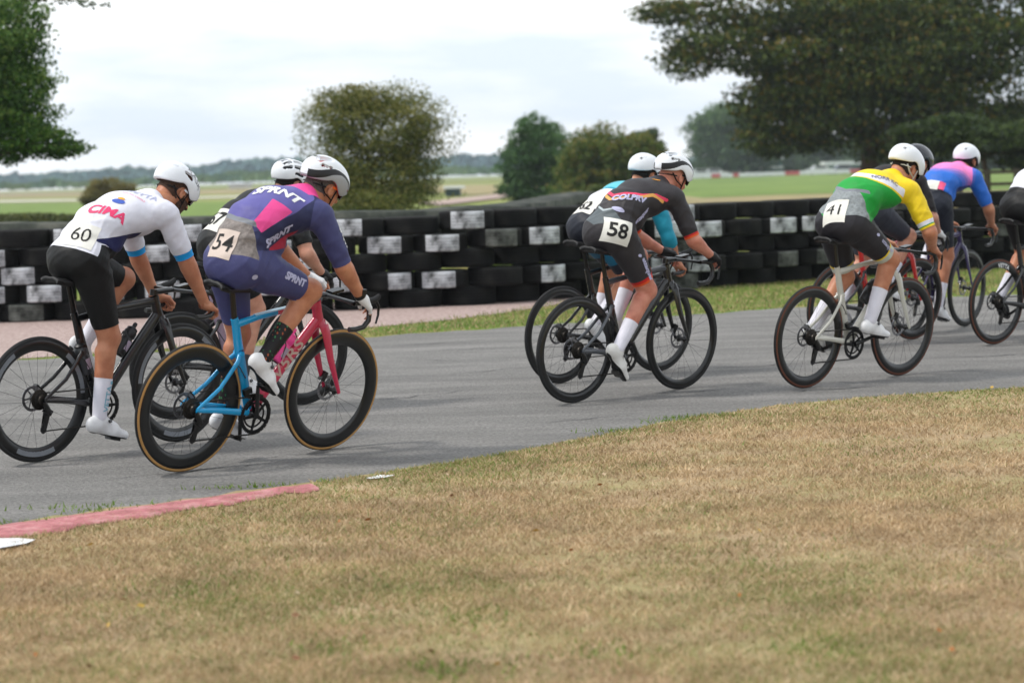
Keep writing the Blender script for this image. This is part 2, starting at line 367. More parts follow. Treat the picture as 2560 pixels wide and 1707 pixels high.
    ph_ = (ord(key)*1.7) % 6
    def folds(v):
        # stretch folds of the cloth, gathered at hips, armpits, elbows and knees
        p = v[:, :3]; o = np.zeros(len(p)); s1 = np.sin(p[:, 0]*31+p[:, 2]*47+p[:, 1]*22+ph_+1.6*np.sin(p[:, 1]*19+p[:, 2]*11)); s2 = np.sin(p[:, 0]*-66+p[:, 2]*58+p[:, 1]*35+2.1*np.sin(p[:, 0]*23+ph_))
        rid = np.maximum(0, s1)**2+.6*np.maximum(0, s2)**2
        for c, r_, a_ in js: o += a_*np.exp(-((p-c)**2).sum(1)/r_**2)*rid
        return np.minimum(o*1.7, .009)
    # ---- garments cut out of the body surface and lifted off it
    def col(V, c): return V[:, C[c]]
    def garment(name, fn, mats, paints=(), off=.003, label=None):
        v, t, m = VV, T, np.zeros(len(T), int); v, t, m, s_ = split(v, t, m, fn(v)); t, m = t[s_], m[s_]; v, t = compact(v, t)
        for pf, k in paints:
            v, t, m, s_ = split(v, t, m, pf(v)); m = np.where(s_, k, m)
        P = v[:, :3]+v[:, 3:6]*(off+folds(v))[:, None]
        return link(name, mesh(name, P, t, mats, m), root, label), P, t
    out = {'root': root, 'legs': legs, 'arms': arms, 'head': (hd, HR), 'hands': hands}
    surf = []
    for gname, fn, mats, paints, off in cfg['garments'](col, cfg):
        o_, P, t = garment(gname, fn, mats, paints, off); surf.append((P, t))
    bo = 0; BV = []; BT = []
    for P, t in surf: BV.append(P); BT.append(t+bo); bo += len(P)
    BV = np.concatenate(BV); BT = np.concatenate(BT); out['bvh'] = BVHTree.FromPolygons([Vector(p) for p in BV], BT.tolist())
    out['sp'] = sp
    # socks
    sk, slen = cfg['sock']
    for sd in 'rl':
        L = lp[sd]
        def sf(v, L=L, sd=sd):
            d, s_ = seg_param(v[:, :3], L, [.09, .058, .034]); d2, _ = seg_param(v[:, :3], lp['l' if sd == 'r' else 'r'], [.09, .058, .034])
            return np.where((d < d2) & (s_ > .3), s_-(.88-slen), -.1)
        garment('sock', sf, sk if isinstance(sk, list) else [sk], cfg.get('sock_paint', lambda c, l: ())(seg_param, L), .0035)
    # shoes
    for sd, s in (('r', -1), ('l', 1)):
        L = legs[sd]; g = SDF((-.20, -.065, -.045), (.115, .065, .13), .0048)
        g.ell((-.158, 0, .018), (.042, .033, .045), k=.02); g.cone((-.13, 0, .012), (-.02, -s*.004, .0), .034, .040, sy=.95, k=.03)
        g.cone((-.02, -s*.002, -.004), (.062, s*.006, -.010), .041, .027, sy=1.12, k=.03); g.cone((-.125, 0, .03), (-.122, 0, .078), .038, .037, sy=.88, k=.02)
        g.cone((-.10, 0, .045), (-.02, 0, .022), .034, .030, k=.02)
        g.put((-.2, -.07, -.1), (.12, .07, -.03), lambda X, Y, Z: (Z+.032-.012*np.clip((-X-.02)/.1, 0, 1)*0)+0*X+0*Y, k=.004, sub=True)
        sv, sq = g.mesh(); st = orient(sv, sq); R3 = np.stack([L['ax'], np.array([0, 1., 0]), L['up']], 1)
        mm = np.zeros(len(st), int); v, t, m, p_ = split(sv, st, mm, -.024-sv[:, 2]); m = np.where(p_, 1, m)
        if cfg.get('shoe_top'): v, t, m, p_ = split(v, t, m, .009-np.abs(v[:, 0]+.03+.25*(v[:, 2]-.03))-.02*(v[:, 2] < 0)); m = np.where(p_ & (m == 0), 2, m)
        shm = [plain('shoe_'+cfg['shoe'], SHOES[cfg['shoe']], .38), plain('shoe_sole', (28, 28, 30), .4), plain('shoe_strap', (205, 205, 208), .5)]
        sho = link('shoe', mesh('shoe', v@R3.T+L['ball'], t, shm, m), root); db = MB(); fr = lambda p: Vector(R3@np.array(p)+L['ball'])
        db.tube([fr((-.075, s*.034, .050)), fr((-.075, s*.043, .056))], .010, 10).build('dial', plain('shoe_dial', (60, 60, 64), .3), sho)
        MB().tube([fr((-.062, -.034, .034)), fr((-.055, 0, .052)), fr((-.062, .034, .034))], (.003, .0025), 6, side=R3[:, 0]).tube([fr((-.028, -.038, .018)), fr((-.022, 0, .037)), fr((-.028, .038, .018))], (.003, .0025), 6, side=R3[:, 0]).build('lace', plain('shoe_lace', (96, 98, 104), .5), sho)
    # gloves
    if cfg.get('glove'):
        gc, gfull = cfg['glove']
        for sd in 'rl':
            aV, aT, aW, aN, R3 = hands[sd]; X = np.concatenate([aV, aW, aN], 1); r_ = aV[:, 0]
            lim = .012 if False else None
            f = r_+.022
            if not gfull: f = np.minimum(f, .112-np.linalg.norm(aV-np.array([.0, 0, 0]), axis=1))
            v, t, m, p_ = split(X, aT, np.zeros(len(aT), int), f); t = t[p_]; v, t = compact(v, t)
            link('glove', mesh('glove', v[:, 3:6]+v[:, 6:9]*.0025, t, cloth('glove_'+gc, SHOES[gc])), root)
    # hair
    if cfg.get('hair'):
        f = np.minimum(.006-hV[:, 0]+.35*(hV[:, 2]), hV[:, 2]+.075+.35*np.minimum(hV[:, 0]+.02, .0))
        f = np.minimum(f, .11-np.abs(hV[:, 1])-.0*hV[:, 0]); ear = np.hypot(hV[:, 0]+.004, hV[:, 2]+.022)-.036; f = np.minimum(f, np.where(np.abs(hV[:, 1]) > .05, ear, .1))
        v, t, m, p_ = split(np.concatenate([hV, hN], 1), hT, np.zeros(len(hT), int), f); t = t[p_]; v, t = compact(v, t)
        link('hair', mesh('hair', (v[:, :3]+v[:, 3:6]*.0045)@HR.T+hd, t, mat('hair_'+cfg['hair'], hexc(*HAIRS[cfg['hair']]), .85, .35, 160, .8, 200)), root)
    if cfg.get('beard'):
        f = np.minimum(hV[:, 0]-.005, -.046-hV[:, 2]+.25*np.abs(hV[:, 1]-.0)); f = np.minimum(f, np.hypot(hV[:, 1]/1.6, hV[:, 2]+.070)-.012)
        v, t, m, p_ = split(np.concatenate([hV, hN], 1), hT, np.zeros(len(hT), int), f); t = t[p_]; v, t = compact(v, t)
        link('beard', mesh('beard', (v[:, :3]+v[:, 3:6]*.003)@HR.T+hd, t, mat('hair_'+cfg['hair'], hexc(*HAIRS[cfg['hair']]), .85, .35, 160, .8, 200)), root)
    helmet(root, hd, HR, cfg)
    glasses(root, hd, HR, cfg)
    return out

def helmet(root, hd, HR, cfg):
    st = cfg['helmet']; g = SDF((-.19, -.13, -.09), (.175, .13, .16), .0046)
    g.ell((-.006, 0, .022), (.146, .102, .118), k=.0); 
    if st in ('aero', 'belt', 'kask'): g.ell((-.055, 0, .030), (.118, .094, .100), k=.03)
    if st == 'vents': g.ell((-.04, 0, .04), (.125, .098, .092), k=.03)
    g.ell((-.006, 0, .010), (.118, .086, .104), k=.004, sub=True)
    # lower edge: brow in front, dipping over the temples, raised over the ears, low at the nape
    def edge(X, Y, Z):
        ex = .012-.030*np.exp(-((X-.055)/.045)**2)+.012*np.exp(-((X+.03)/.035)**2)-.034*np.clip((-X-.05)/.09, 0, 1)+.010*np.clip((X-.10)/.04, 0, 1)
        return Z-ex+0*Y
    g.put((-.19, -.13, -.12), (.175, .13, .04), edge, k=.006, sub=True)
    def slot(a, b, r, sy=.55, k=.004):
        for s in ((1, -1) if abs(a[1]) > 1e-6 else (1,)): g.cone((a[0], a[1]*s, a[2]), (b[0], b[1]*s, b[2]), r, r*.75, sy=sy, k=k, sub=True)
    def surf(x, el):
        # a point on the shell's outside at station x and elevation angle el (0 = side, 90 = crown), left side
        f = math.sqrt(max(.02, 1-((x+.006)/.146)**2)); return (x, .102*f*math.cos(math.radians(el)), .022+.118*f*math.sin(math.radians(el)))
    def vent(x0, e0, x1, e1, r0, r1=None, dz=.0):
        a, b = surf(x0, e0), surf(x1, e1); r1 = r1 or r0
        for s in ((1, -1) if e0 < 86 else (1,)): g.cone((a[0], a[1]*s, a[2]+dz), (b[0], b[1]*s, b[2]+dz), r0, r1, k=.002, sub=True)
    if st == 'kask':
        vent(-.060, 32, -.015, 30, .011, .019); vent(-.125, 45, -.108, 42, .014, .012); vent(.128, 10, .136, 5, .012); vent(-.12, 88, -.06, 88, .012); vent(-.135, 15, -.13, 5, .012)
    elif st == 'belt':
        vent(-.128, 55, -.075, 58, .022, .014, .012); vent(-.115, 30, -.075, 30, .016, .010); vent(.125, 10, .095, 6, .011, .006); vent(.136, 60, .142, 30, .012); vent(-.13, 88, -.09, 88, .016, .010, .01)
    elif st == 'vents':
        for e in (34, 58, 84): vent(.02, e, .085, e-4, .011, .014); vent(-.065, e, -.02, e, .014); vent(-.125, e-6, -.095, e-2, .016)
        vent(-.06, 12, -.01, 14, .010, .013)
    elif st == 'aero':
        vent(-.132, 40, -.108, 44, .018, .012); vent(-.138, 72, -.120, 76, .015, .010); vent(.128, 35, .136, 20, .010)
    v, q = g.mesh(); t = orient(v, q); m = np.zeros(len(t), int)
    v, t, m, p = split(v, t, m, -(np.sqrt(((v[:, 0]+.006)/.146)**2+(v[:, 1]/.102)**2+((v[:, 2]-.018)/.115)**2)-.962)); m = np.where(p, 1, m)
    shell, inner, acc = cfg['helm_cols']
    if st == 'belt':   # dark ribbon sweeping from the nape over the temple to the brow, grey cheek below it
        line = lambda V: V[:, 2]-(.052+.030*np.cos((V[:, 0]-.01)/.062)-.25*np.maximum(0, V[:, 0]-.08)-.28*np.maximum(0, -V[:, 0]-.06))
        v, t, m, p = split(v, t, m, .0075+.016*np.clip((-v[:, 0])/.1, 0, 1)-np.abs(line(v))); m = np.where(p & (np.abs(v[t].mean(1)[:, 1]) > .03) & (m != 1), 2, m)
        v, t, m, p = split(v, t, m, -line(v)-.0075); m = np.where(p & (m == 0), 3, m)
    sh = plain('helmet_'+shell, HELM[shell], .22, coat=.4, var=.02)
    ms = [sh, plain('helmet_inside_'+inner, HELM[inner], .8), plain('helmet_trim_'+acc, HELM[acc], .35), plain('helmet_cheek_'+cfg.get('cheek', shell), HELM[cfg.get('cheek', shell)], .25, coat=.3, var=.02)]
    h = link('helmet', mesh('helmet', v@HR.T+hd, t, ms, m), root)
    b = MB()
    for s in (-1, 1):
        P = [(.028, s*.080, .005), (.026, s*.078, -.035), (.040, s*.060, -.082), (.052, s*.03, -.116), (.054, 0, -.122)]; b.tube([Vector(HR@np.array(p)+hd) for p in P], (.006, .0016), 6, side=HR[:, 1])
        P = [(-.075, s*.064, -.012), (-.035, s*.078, -.050), (.032, s*.068, -.060)]; b.tube([Vector(HR@np.array(p)+hd) for p in P], (.008, .0022), 6, side=HR[:, 1])
    P = [(-.045, -.078, -.02), (-.088, -.055, -.028), (-.104, 0, -.034), (-.088, .055, -.028), (-.045, .078, -.02)]; b.tube([Vector(HR@np.array(p)+hd) for p in P], (.004, .011), 6, side=(0, 0, 1))
    b.build('strap', plain('strap_'+cfg.get('strap', 'black'), HELM[cfg.get('strap', 'black')], .8), h)
    if cfg.get('htext'):
        bv = BVHTree.FromPolygons([Vector(p) for p in v@HR.T+hd], t.tolist())
        for tx, c, up, rt, size, colr in cfg['htext']:
            f = lambda a: Vector(HR@np.array(a))
            decal('lettering', tx, Vector(HR@np.array(c)+hd), f(rt), f(up), size, bv, plain('print_'+colr, HELM[colr], .5), h, off=.0012)

def glasses(root, hd, HR, cfg):
    fc, lc = cfg.get('glasses', ('black', 'black')); b = MB(); W = lambda p: Vector(HR@np.array(p)+hd)
    for s in (-1, 1): b.tube([W((-.01, s*.086, .000)), (W((.05, s*.085, .004))), W((.088, s*.066, .004))], (.0034, .0065), 6, side=HR[:, 1])
    b.tube([W((.088, -.066, .012)), W((.112, -.04, .014)), W((.121, 0, .014)), W((.112, .04, .014)), W((.088, .066, .012))], (.003, .004), 6, side=(0, 0, 1))
    g = b.build('glasses', plain('glasses_'+fc, HELM[fc], .3), root)
    V = []; F = []; n = 12
    for i in range(n+1):
        a = -1.15+2.3*i/n; x = .055+.064*math.cos(a*.95); y = .072*math.sin(a)
        for z, dx in ((.012, 0), (-.006, .001), (-.030+.010*abs(math.cos(a*2.0)) if abs(a) < .3 else -.030, -.004)): V.append(W((x+dx, y, z)))
    for i in range(n):
        for j in range(2): F.append((i*3+j, i*3+j+1, i*3+j+4, i*3+j+3))
    link('lens', mesh('lens', V, F, plain('lens_'+lc, HELM[lc], .08, spec=.8)), g)

def text_mesh(tx, size, bold=.0, shear=0., sub=True):
    cu = bpy.data.curves.new('t', 'FONT'); cu.body = tx; cu.size = size; cu.align_x = 'CENTER'; cu.align_y = 'CENTER'; cu.offset = bold; cu.shear = shear; cu.resolution_u = 3
    ob = bpy.data.objects.new('t', cu); COL.objects.link(ob); dg = bpy.context.evaluated_depsgraph_get(); me = bpy.data.meshes.new_from_object(ob.evaluated_get(dg))
    bpy.data.objects.remove(ob); bpy.data.curves.remove(cu)
    import bmesh
    bm = bmesh.new(); bm.from_mesh(me); bmesh.ops.triangulate(bm, faces=bm.faces[:])
    if sub:
        for _ in range(2):
            e = [x for x in bm.edges if x.calc_length() > .02]
            if e: bmesh.ops.subdivide_edges(bm, edges=e, cuts=1); bmesh.ops.triangulate(bm, faces=bm.faces[:])
    V = [v.co.copy() for v in bm.verts]; F = [tuple(v.index for v in f.verts) for f in bm.faces]; bm.free(); bpy.data.meshes.remove(me); return V, F
def project(V2, c, rt, up, bvh, off):
    rt = rt.normalized(); up = (up-rt*up.dot(rt)).normalized(); n = rt.cross(up); P = []
    for v in V2:
        q = c+rt*v[0]+up*v[1]; h, nn, i, d = bvh.ray_cast(q+n*.09, -n, .3)
        if h is None or (h-q).length > .12: h, nn, i, d = bvh.find_nearest(q)
        if nn.dot(n) < 0: nn = n
        P.append(h+nn*off)
    return P
def decal(name, tx, c, rt, up, size, bvh, m, parent, off=.0025, bold=.0, shear=0.):
    V, F = text_mesh(tx, size, bold, shear); return link(name, mesh(name, project(V, c, rt, up, bvh, off), F, m, smooth=False), parent)
def patch(name, w, h, c, rt, up, bvh, m, parent, off=.002, n=8, shape=None):
    """small cloth or paper patch lying on a surface"""
    V = []; F = []
    for i in range(n+1):
        for j in range(n+1):
            a, b = i/n-.5, j/n-.5
            if shape == 'oval':
                r = max(abs(a), abs(b))*2; th = math.atan2(b, a); a, b = r*math.cos(th)*.5, r*math.sin(th)*.5
            V.append((a*w, b*h))
    for i in range(n):
        for j in range(n): F.append((i*(n+1)+j, (i+1)*(n+1)+j, (i+1)*(n+1)+j+1, i*(n+1)+j+1))
    return link(name, mesh(name, project(V, c, rt, up, bvh, off), F, m), parent)
def poly3(v, pts, n, depth=.12):
    """signed field: inside a polygon drawn on the body, seen along its outward direction n"""
    n = np.array(n, float); n /= np.linalg.norm(n); P = np.array(pts, float); c = P.mean(0); f = np.full(len(v), depth)-np.abs((v[:, :3]-c)@n)
    for i in range(len(P)):
        a, b = P[i], P[(i+1) % len(P)]; e = np.cross(b-a, n); e /= np.linalg.norm(e)
        if (c-a)@e < 0: e = -e
        f = np.minimum(f, (v[:, :3]-a)@e)
    return np.minimum(f, v[:, 3:6]@n+.15)
def on_back(R, t, y, dz=.2):
    """a point on the back: t along the spine, y to the left, with the surface's own frame"""
    sp = R['sp']; k = min(int(t*4), 3); f = t*4-k; a = Vector(sp[k]); b = Vector(sp[k+1]); p = a.lerp(b, f); d = (b-a).normalized(); n = Vector((-d.z, 0, d.x))
    ang = y/.16; nn = (n*math.cos(ang)+Vector((0, 1, 0))*math.sin(ang)); q = p+nn*.3; h, nv, i, _ = R['bvh'].ray_cast(q, -nn, .6)
    return (h if h is not None else p+nn*.13), d, -(Vector((0, 1, 0))*math.cos(ang)-n*math.sin(ang))
# ------------------------------------------------------------------ bicycles
BLACK = lambda: plain('carbon_black', (12, 12, 13), .28, coat=.3)
def wheel_meshes(cfg):
    ri = cfg['rim_in']; tm = plain('tyre_rubber', (15, 15, 16), .75, bump=.2); wall = mat('tyre_wall_'+cfg['wall'], hexc(*WALLS[cfg['wall']]), .7, .08, 40)
    t = MB(); n = 14; prof = []; ms = []
    for k in range(n):
        a = 2*PI*k/n; prof.append((.3262+.0138*math.cos(a), .0138*math.sin(a))); mid = math.degrees(a+PI/n) % 360; mid = min(mid, 360-mid); ms.append(0 if mid < 52 else 1)
    t.lathe(prof, n=72, mats=ms); out = {'tyre': t.me('tyre', [tm, wall])}
    r = MB(); prof = [(.3215, -.0125), (.318, -.0145), (.30, -.0142), ((.30+ri)/2, -.0125), (ri+.008, -.007), (ri, 0), (ri+.008, .007), ((.30+ri)/2, .0125), (.30, .0142), (.318, .0145), (.3215, .0125)]
    r.lathe(prof, n=72); out['rim'] = r.me('rim', plain('rim_carbon', (13, 14, 15), .28, coat=.35, var=.15, scale=12))
    s = MB()
    for k in range(24):
        a = 2*PI*k/24; sd = 1 if k % 2 else -1; tg = .32*(1 if k % 4 < 2 else -1)
        s.tube([(.020*math.cos(a+tg*4), sd*.024, .020*math.sin(a+tg*4)), ((ri+.006)*math.cos(a), 0, (ri+.006)*math.sin(a))], .0008, 4, cap=False)
    out['spokes'] = s.me('spokes', plain('spoke_steel', (30, 30, 32), .35, metal=.6))
    h = MB().lathe([(.0, -.05), (.010, -.05), (.011, -.036), (.022, -.028), (.022, -.024), (.014, -.018), (.013, .018), (.024, .024), (.024, .03), (.014, .036), (.010, .05), (.0, .05)], n=20); out['hub'] = h.me('hub', BLACK())
    d = MB().lathe([(.070, .038), (.070, .0398), (.054, .0398), (.054, .038)], n=40)
    for k in range(6): a = k*PI/3; d.tube([(.016*math.cos(a), .039, .016*math.sin(a)), (.056*math.cos(a+.35), .039, .056*math.sin(a+.35))], (.0012, .004), 4, side=(0, 1, 0))
    out['disc_rotor'] = d.me('disc_rotor', plain('rotor_steel', (150, 150, 155), .3, metal=.9))
    c = MB()
    for k, r_ in enumerate((.056, .050, .045, .040, .035, .031, .027, .024)):
        n = 28; pr = [(r_, -.022-.0037*k), (r_, -.0236-.0037*k), (r_*.72, -.0236-.0037*k), (r_*.72, -.022-.0037*k)]; c.lathe(pr, n=n)
    c.lathe([(.03, -.021), (.026, -.05), (.0, -.05), (0, -.021)], n=20); out['cassette'] = c.me('cassette', plain('cassette_steel', (72, 68, 64), .38, metal=.85, var=.2))
    return out
WM = {}
def bicycle(key, M, cfg):
    k_ = (cfg['rim_in'], cfg['wall'])
    if k_ not in WM: WM[k_] = wheel_meshes(cfg)
    W = WM[k_]; root = empty('bicycle', cfg['label'], 'bicycle', 'racing bicycles on the road', M); blk = BLACK()
    P = {n: plain('paint_'+v, PAINT[v], .25, coat=.6, var=.04) for n, v in cfg['paint'].items()}; D = P['main']; g = lambda n: P.get(n, D)
    bb = (.41, 0, .27); stt = (.245, 0, .79); htt = (.805, 0, .845); htb = (.842, 0, .715)
    for wx, front in ((0, 0), (.99, 1)):
        r = link('rim', W['rim'], root); r.name = 'wheel'; r.location = (wx, 0, .34); r.rotation_euler = (0, random.random()*6, 0)
        for n in ['tyre', 'spokes', 'hub', 'disc_rotor']+([] if front else ['cassette']):
            o = link(n, W[n], r)
            if n == 'spokes': o['kind'] = 'stuff'
        if cfg.get('rim_print'):
            pr = plain('rim_print_grey', (120, 124, 130), .35)
            for a in range(3):
                ms = MB()
                for sd in (-1,): ms.lathe([(.309, sd*.0146), (.309, sd*.0152), (cfg['rim_in']+.020, sd*.0126), (cfg['rim_in']+.020, sd*.0120)], n=14, a0=a*2.094+.3, a1=a*2.094+1.15)
                ms.build('rim_print', pr, r)
        if cfg.get('rim_text'):
            V, F = text_mesh(cfg['rim_text'], .048, .0012, sub=False)
            a0 = math.radians(cfg.get('rim_text_a', 75)); rr = (.305+cfg['rim_in'])/2; V2 = [((rr+v.y)*math.cos(a0-v.x/rr), -.0150, (rr+v.y)*math.sin(a0-v.x/rr)) for v in V]
            o = link('lettering', mesh('lettering', V2, F, plain('print_white', (230, 230, 230), .5), smooth=False), r); r.rotation_euler = (0, 0, 0)
    tube = lambda n, pts, rad, m, parent=root, nn=12, side=(0, 1, 0): MB().tube(pts, rad, nn, side=side).build(n, m, parent)
    tube('down_tube', [(.825, 0, .735), (.62, 0, .515), bb], [(.021, .034), (.022, .032), (.026, .034)], g('down'))
    tube('seat_tube', [bb, (.35, 0, .46), (.285, 0, .66), (.262, 0, .745), stt], [(.021, .024), (.013, .030), (.013, .029), (.014, .026), (.013, .024)], g('seat'))
    if cfg.get('top2'):
        tube('top_tube', [(.262, 0, .755), (.40, 0, .785), (.53, 0, .803)], [(.013, .022), (.015, .018), (.016, .017)], g('seat')); tube('top_tube', [(.53, 0, .8035), (.68, 0, .818), (.80, 0, .826)], [(.0162, .0172), (.017, .019), (.018, .024)], g('down'))
        MB().tube([(.38, 0, .797), (.53, 0, .8145), (.68, 0, .8325)], [(.012, .006), (.014, .009), (.012, .006)], 8).build('paint_fade', g('fade'), root)
    else: tube('top_tube', [(.262, 0, .755), (.52, 0, .795), (.80, 0, .822)], [(.013, .020), (.015, .017), (.018, .024)], g('top'))
    tube('head_tube', [htt, (.822, 0, .78), htb], [(.020, .029), (.021, .031), (.024, .034)], g('down'))
    for s in (-1, 1):
        tube('seat_stay', [(.300, s*.012, .600), (.27, s*.034, .565), (.15, s*.054, .44), (.008, s*.062, .345)], [(.011, .016), (.008, .014), (.007, .012), (.006, .010)], g('rear'))
        tube('chain_stay', [(.375, s*.030, .285), (.28, s*.045, .300), (.14, s*.058, .325), (.0, s*.062, .34)], [(.012, .022), (.010, .018), (.009, .015), (.006, .012)], g('rear'))
    MB().tube([(.30, -.03, .602), (.30, .03, .602)], .014, 8, side=(1, 0, 0)).build('stay_bridge', g('rear'), root)
    f = MB().tube([(.845, 0, .735), (.85, 0, .705)], [(.024, .034), (.034, .036)], 12, side=(0, 1, 0))
    for s in (-1, 1): f.tube([(.852, s*.026, .715), (.862, s*.044, .675), (.905, s*.054, .53), (.99, s*.060, .335)], [(.012, .030), (.009, .028), (.008, .022), (.006, .010)], 10)
    f.build('fork', g('down'), root)
    post = MB().tube([(.250, 0, .77), (.214, 0, .925), (.206, 0, .958)], [(.010, .019), (.010, .017), (.010, .014)], 10).build('seat_post', blk, root)
    # saddle
    V = []; F = []; N = 12; K = 9
    for i in range(N+1):
        t = i/N; x = .055+t*.27; hw = .070*(1-t)**.8*(1 if t > .04 else .8)+.018+.012*math.exp(-((t-.25)/.2)**2); z = .988+.012*math.cos(t*3)*.6-.012*t*t+(.012*(1-t/.15) if t < .15 else 0)
        for j in range(K+1): a = -1+2*j/K; V.append((x+.025, hw*a, z-.006-.020*abs(a)**2.5-.004*(abs(a) < .2)))
    o = len(V); V += [(x, y*.86, z-.022) for x, y, z in V]
    for i in range(N):
        for j in range(K): a = i*(K+1)+j; F.append((a, a+K+1, a+K+2, a+1)); F.append((o+a, o+a+1, o+a+K+2, o+a+K+1))
    for i in range(N):
        for j in (0, K): a = i*(K+1)+j; F.append((a, a+o, a+K+1+o, a+K+1) if j else (a, a+K+1, a+K+1+o, a+o))
    for i in (0, N):
        for j in range(K): a = i*(K+1)+j; F.append((a, a+1, a+1+o, a+o))
    sd_ = link('saddle', mesh('saddle', V, F, plain('saddle_black', (22, 22, 23), .55, bump=.2)), root)
    rl = MB()
    for s in (-1, 1): rl.tube([(.11, s*.03, .960), (.17, s*.022, .946), (.25, s*.022, .946), (.335, s*.008, .956)], .0035, 6)
    rl.box((.208, 0, .953), (.045, .045, .022)); rl.build('saddle_rail', plain('rail_grey', (70, 70, 72), .35, metal=.6), sd_)
    # cockpit
    bx = cfg.get('barx', 0)
    bar = MB().tube([(.918, -.205, .872), (.912, -.12, .874), (.905, 0, .872), (.912, .12, .874), (.918, .205, .872)], [(.013, .013), (.019, .009), (.020, .013), (.019, .009), (.013, .013)], 10, side=(1, 0, 0))
    for s in (-1, 1):
        y = s*.205; bar.tube([(.915, y, .872), (.965, y, .872), (1.005, y+s*.004, .862), (1.028, y+s*.008, .825), (1.022, y+s*.012, .775), (.985, y+s*.014, .742), (.93, y+s*.015, .735), (.885, y+s*.015, .737)], [.0125, .014, .0145, .0145, .0145, .0145, .0145, .0140], 10)
    hb = bar.build('handlebar', blk, root); hb.location.x = bx; MB().tube([(.802-bx, 0, .868), (.85, 0, .874), (.905, 0, .874)], [(.020, .017), (.018, .016), (.017, .014)], 10).tube([(.800-bx, 0, .85), (.803-bx, 0, .885)], .021, 12, side=(1, 0, 0)).build('stem', blk, hb)
    for s in (-1, 1):
        y = s*.209; hd_ = MB().tube([(.985, y, .868), (1.02, y, .876), (1.06, y, .884), (1.084, y, .898), (1.092, y, .912)], [(.013, .017), (.016, .019), (.015, .018), (.014, .016), (.009, .009)], 10).build('hood', plain('hood_rubber', (26, 26, 27), .7), hb)
        MB().tube([(1.070, y, .880), (1.095, y, .845), (1.092, y+s*.006, .80), (1.075, y+s*.012, .755)], [(.008, .010), (.010, .006), (.009, .004), (.007, .003)], 8).build('brake_lever', blk, hd_)
    if cfg.get('computer', True): MB().box((.965, 0, .892), (.085, .052, .014), R=Matrix.Rotation(-.15, 3, 'Y')).build('bike_computer', plain('computer_black', (18, 18, 20), .2), hb, smooth=False)
    # drivetrain
    a = math.radians(cfg['crank']); cr = MB()
    sp_ = MB().lathe([(.098, -.050), (.1005, -.0515), (.098, -.053), (.082, -.0535), (.080, -.052), (.080, -.050)], c=bb, n=50)
    for k in range(50): b = 2*PI*k/50; sp_.box((bb[0]+.1015*math.cos(b), -.0515, bb[2]+.1015*math.sin(b)), (.005, .0018, .004), R=Matrix.Rotation(-b, 3, 'Y'))
    sp_.lathe([(.070, -.040), (.070, -.043), (.060, -.043), (.060, -.040)], c=bb, n=36)
    for k in range(5): b = a+.3+2*PI*k/5; sp_.tube([(bb[0]+.02*math.cos(b), -.052, bb[2]+.02*math.sin(b)), (bb[0]+.086*math.cos(b), -.052, bb[2]+.086*math.sin(b))], [(.004, .012), (.003, .008)], 6)
    cs = link('crankset', sp_.me('crankset', plain('chainring_black', (30, 30, 32), .3, metal=.5)), root)
    cr.tube([(bb[0], -.06, bb[2]), (bb[0], .06, bb[2])], .020, 14, side=(1, 0, 0)).build('bottom_bracket', blk, cs)
    for s, aa in ((-1, a), (1, a+PI)):
        e = (bb[0]+CR*math.cos(aa), bb[2]+CR*math.sin(aa)); MB().tube([(bb[0], s*.064, bb[2]), ((bb[0]+e[0])/2, s*.070, (bb[2]+e[1])/2), (e[0], s*.076, e[1])], [(.008, .017), (.007, .014), (.007, .012)], 8).build('crank_arm', blk, cs)
        ft = math.radians(cfg['foot'][0 if s < 0 else 1]); R3 = Matrix.Rotation(ft, 3, 'Y'); pd = MB().box((e[0], s*.122, e[1]), (.058, .062, .016), R=R3).tube([(e[0], s*.076, e[1]), (e[0], s*.155, e[1])], .007, 8, side=(1, 0, 0))
        pd.box(Vector((e[0], s*.122, e[1]))+R3 @ Vector((-.03, 0, .004)), (.018, .045, .014), R=R3); pd.build('pedal', blk, cs, smooth=False)
    ch = MB(); top = [(.0, -.034, .340+.037), (bb[0], -.0515, bb[2]+.1015)]; pts = []
    loop = [top[1]]+[(bb[0]+.1015*math.cos(b), -.0515, bb[2]+.1015*math.sin(b)) for b in np.linspace(PI/2, -PI/2, 14)[1:-1]]+[(bb[0], -.0515, bb[2]-.1015), (.035, -.036, .170), (.01, -.035, .158), (-.004, -.035, .18), (.03, -.035, .24), (.035, -.034, .28), (.02, -.034, .308)]
    loop += [(.037*math.cos(b), -.034, .34+.037*math.sin(b)) for b in np.linspace(-PI/3, -PI*1.5, 10)]+[top[1]]
    L = []; 
    for p, q in zip(loop[:-1], loop[1:]):
        n = max(1, int((Vector(q)-Vector(p)).length/.0127)); L += [Vector(p).lerp(Vector(q), i/n) for i in range(n)]
    for i in range(len(L)):
        p = L[i]; q = L[(i+1) % len(L)]; d = (q-p); an = math.atan2(d.z, d.x); ch.box((p+q)/2, (d.length*.86 if i % 2 else d.length*.8, .006 if i % 2 else .0044, .0075), R=Matrix.Rotation(-an, 3, 'Y'))
    ch.build('chain', plain('chain_steel', (62, 60, 58), .35, metal=.8), root, smooth=False)
    rd = MB().tube([(.0, -.066, .33), (.012, -.070, .30), (.040, -.058, .268)], [(.008, .012), (.014, .017), (.012, .015)], 8).box((.03, -.052, .278), (.045, .03, .03), R=Matrix.Rotation(.6, 3, 'Y'))
    rdo = rd.build('rear_derailleur', blk, root); MB().tube([(.036, -.045, .272), (.012, -.045, .170)], [(.0015, .020), (.0015, .013)], 8).tube([(.036, -.028, .272), (.012, -.028, .170)], [(.0015, .018), (.0015, .012)], 8).build('derailleur_cage', blk, rdo)
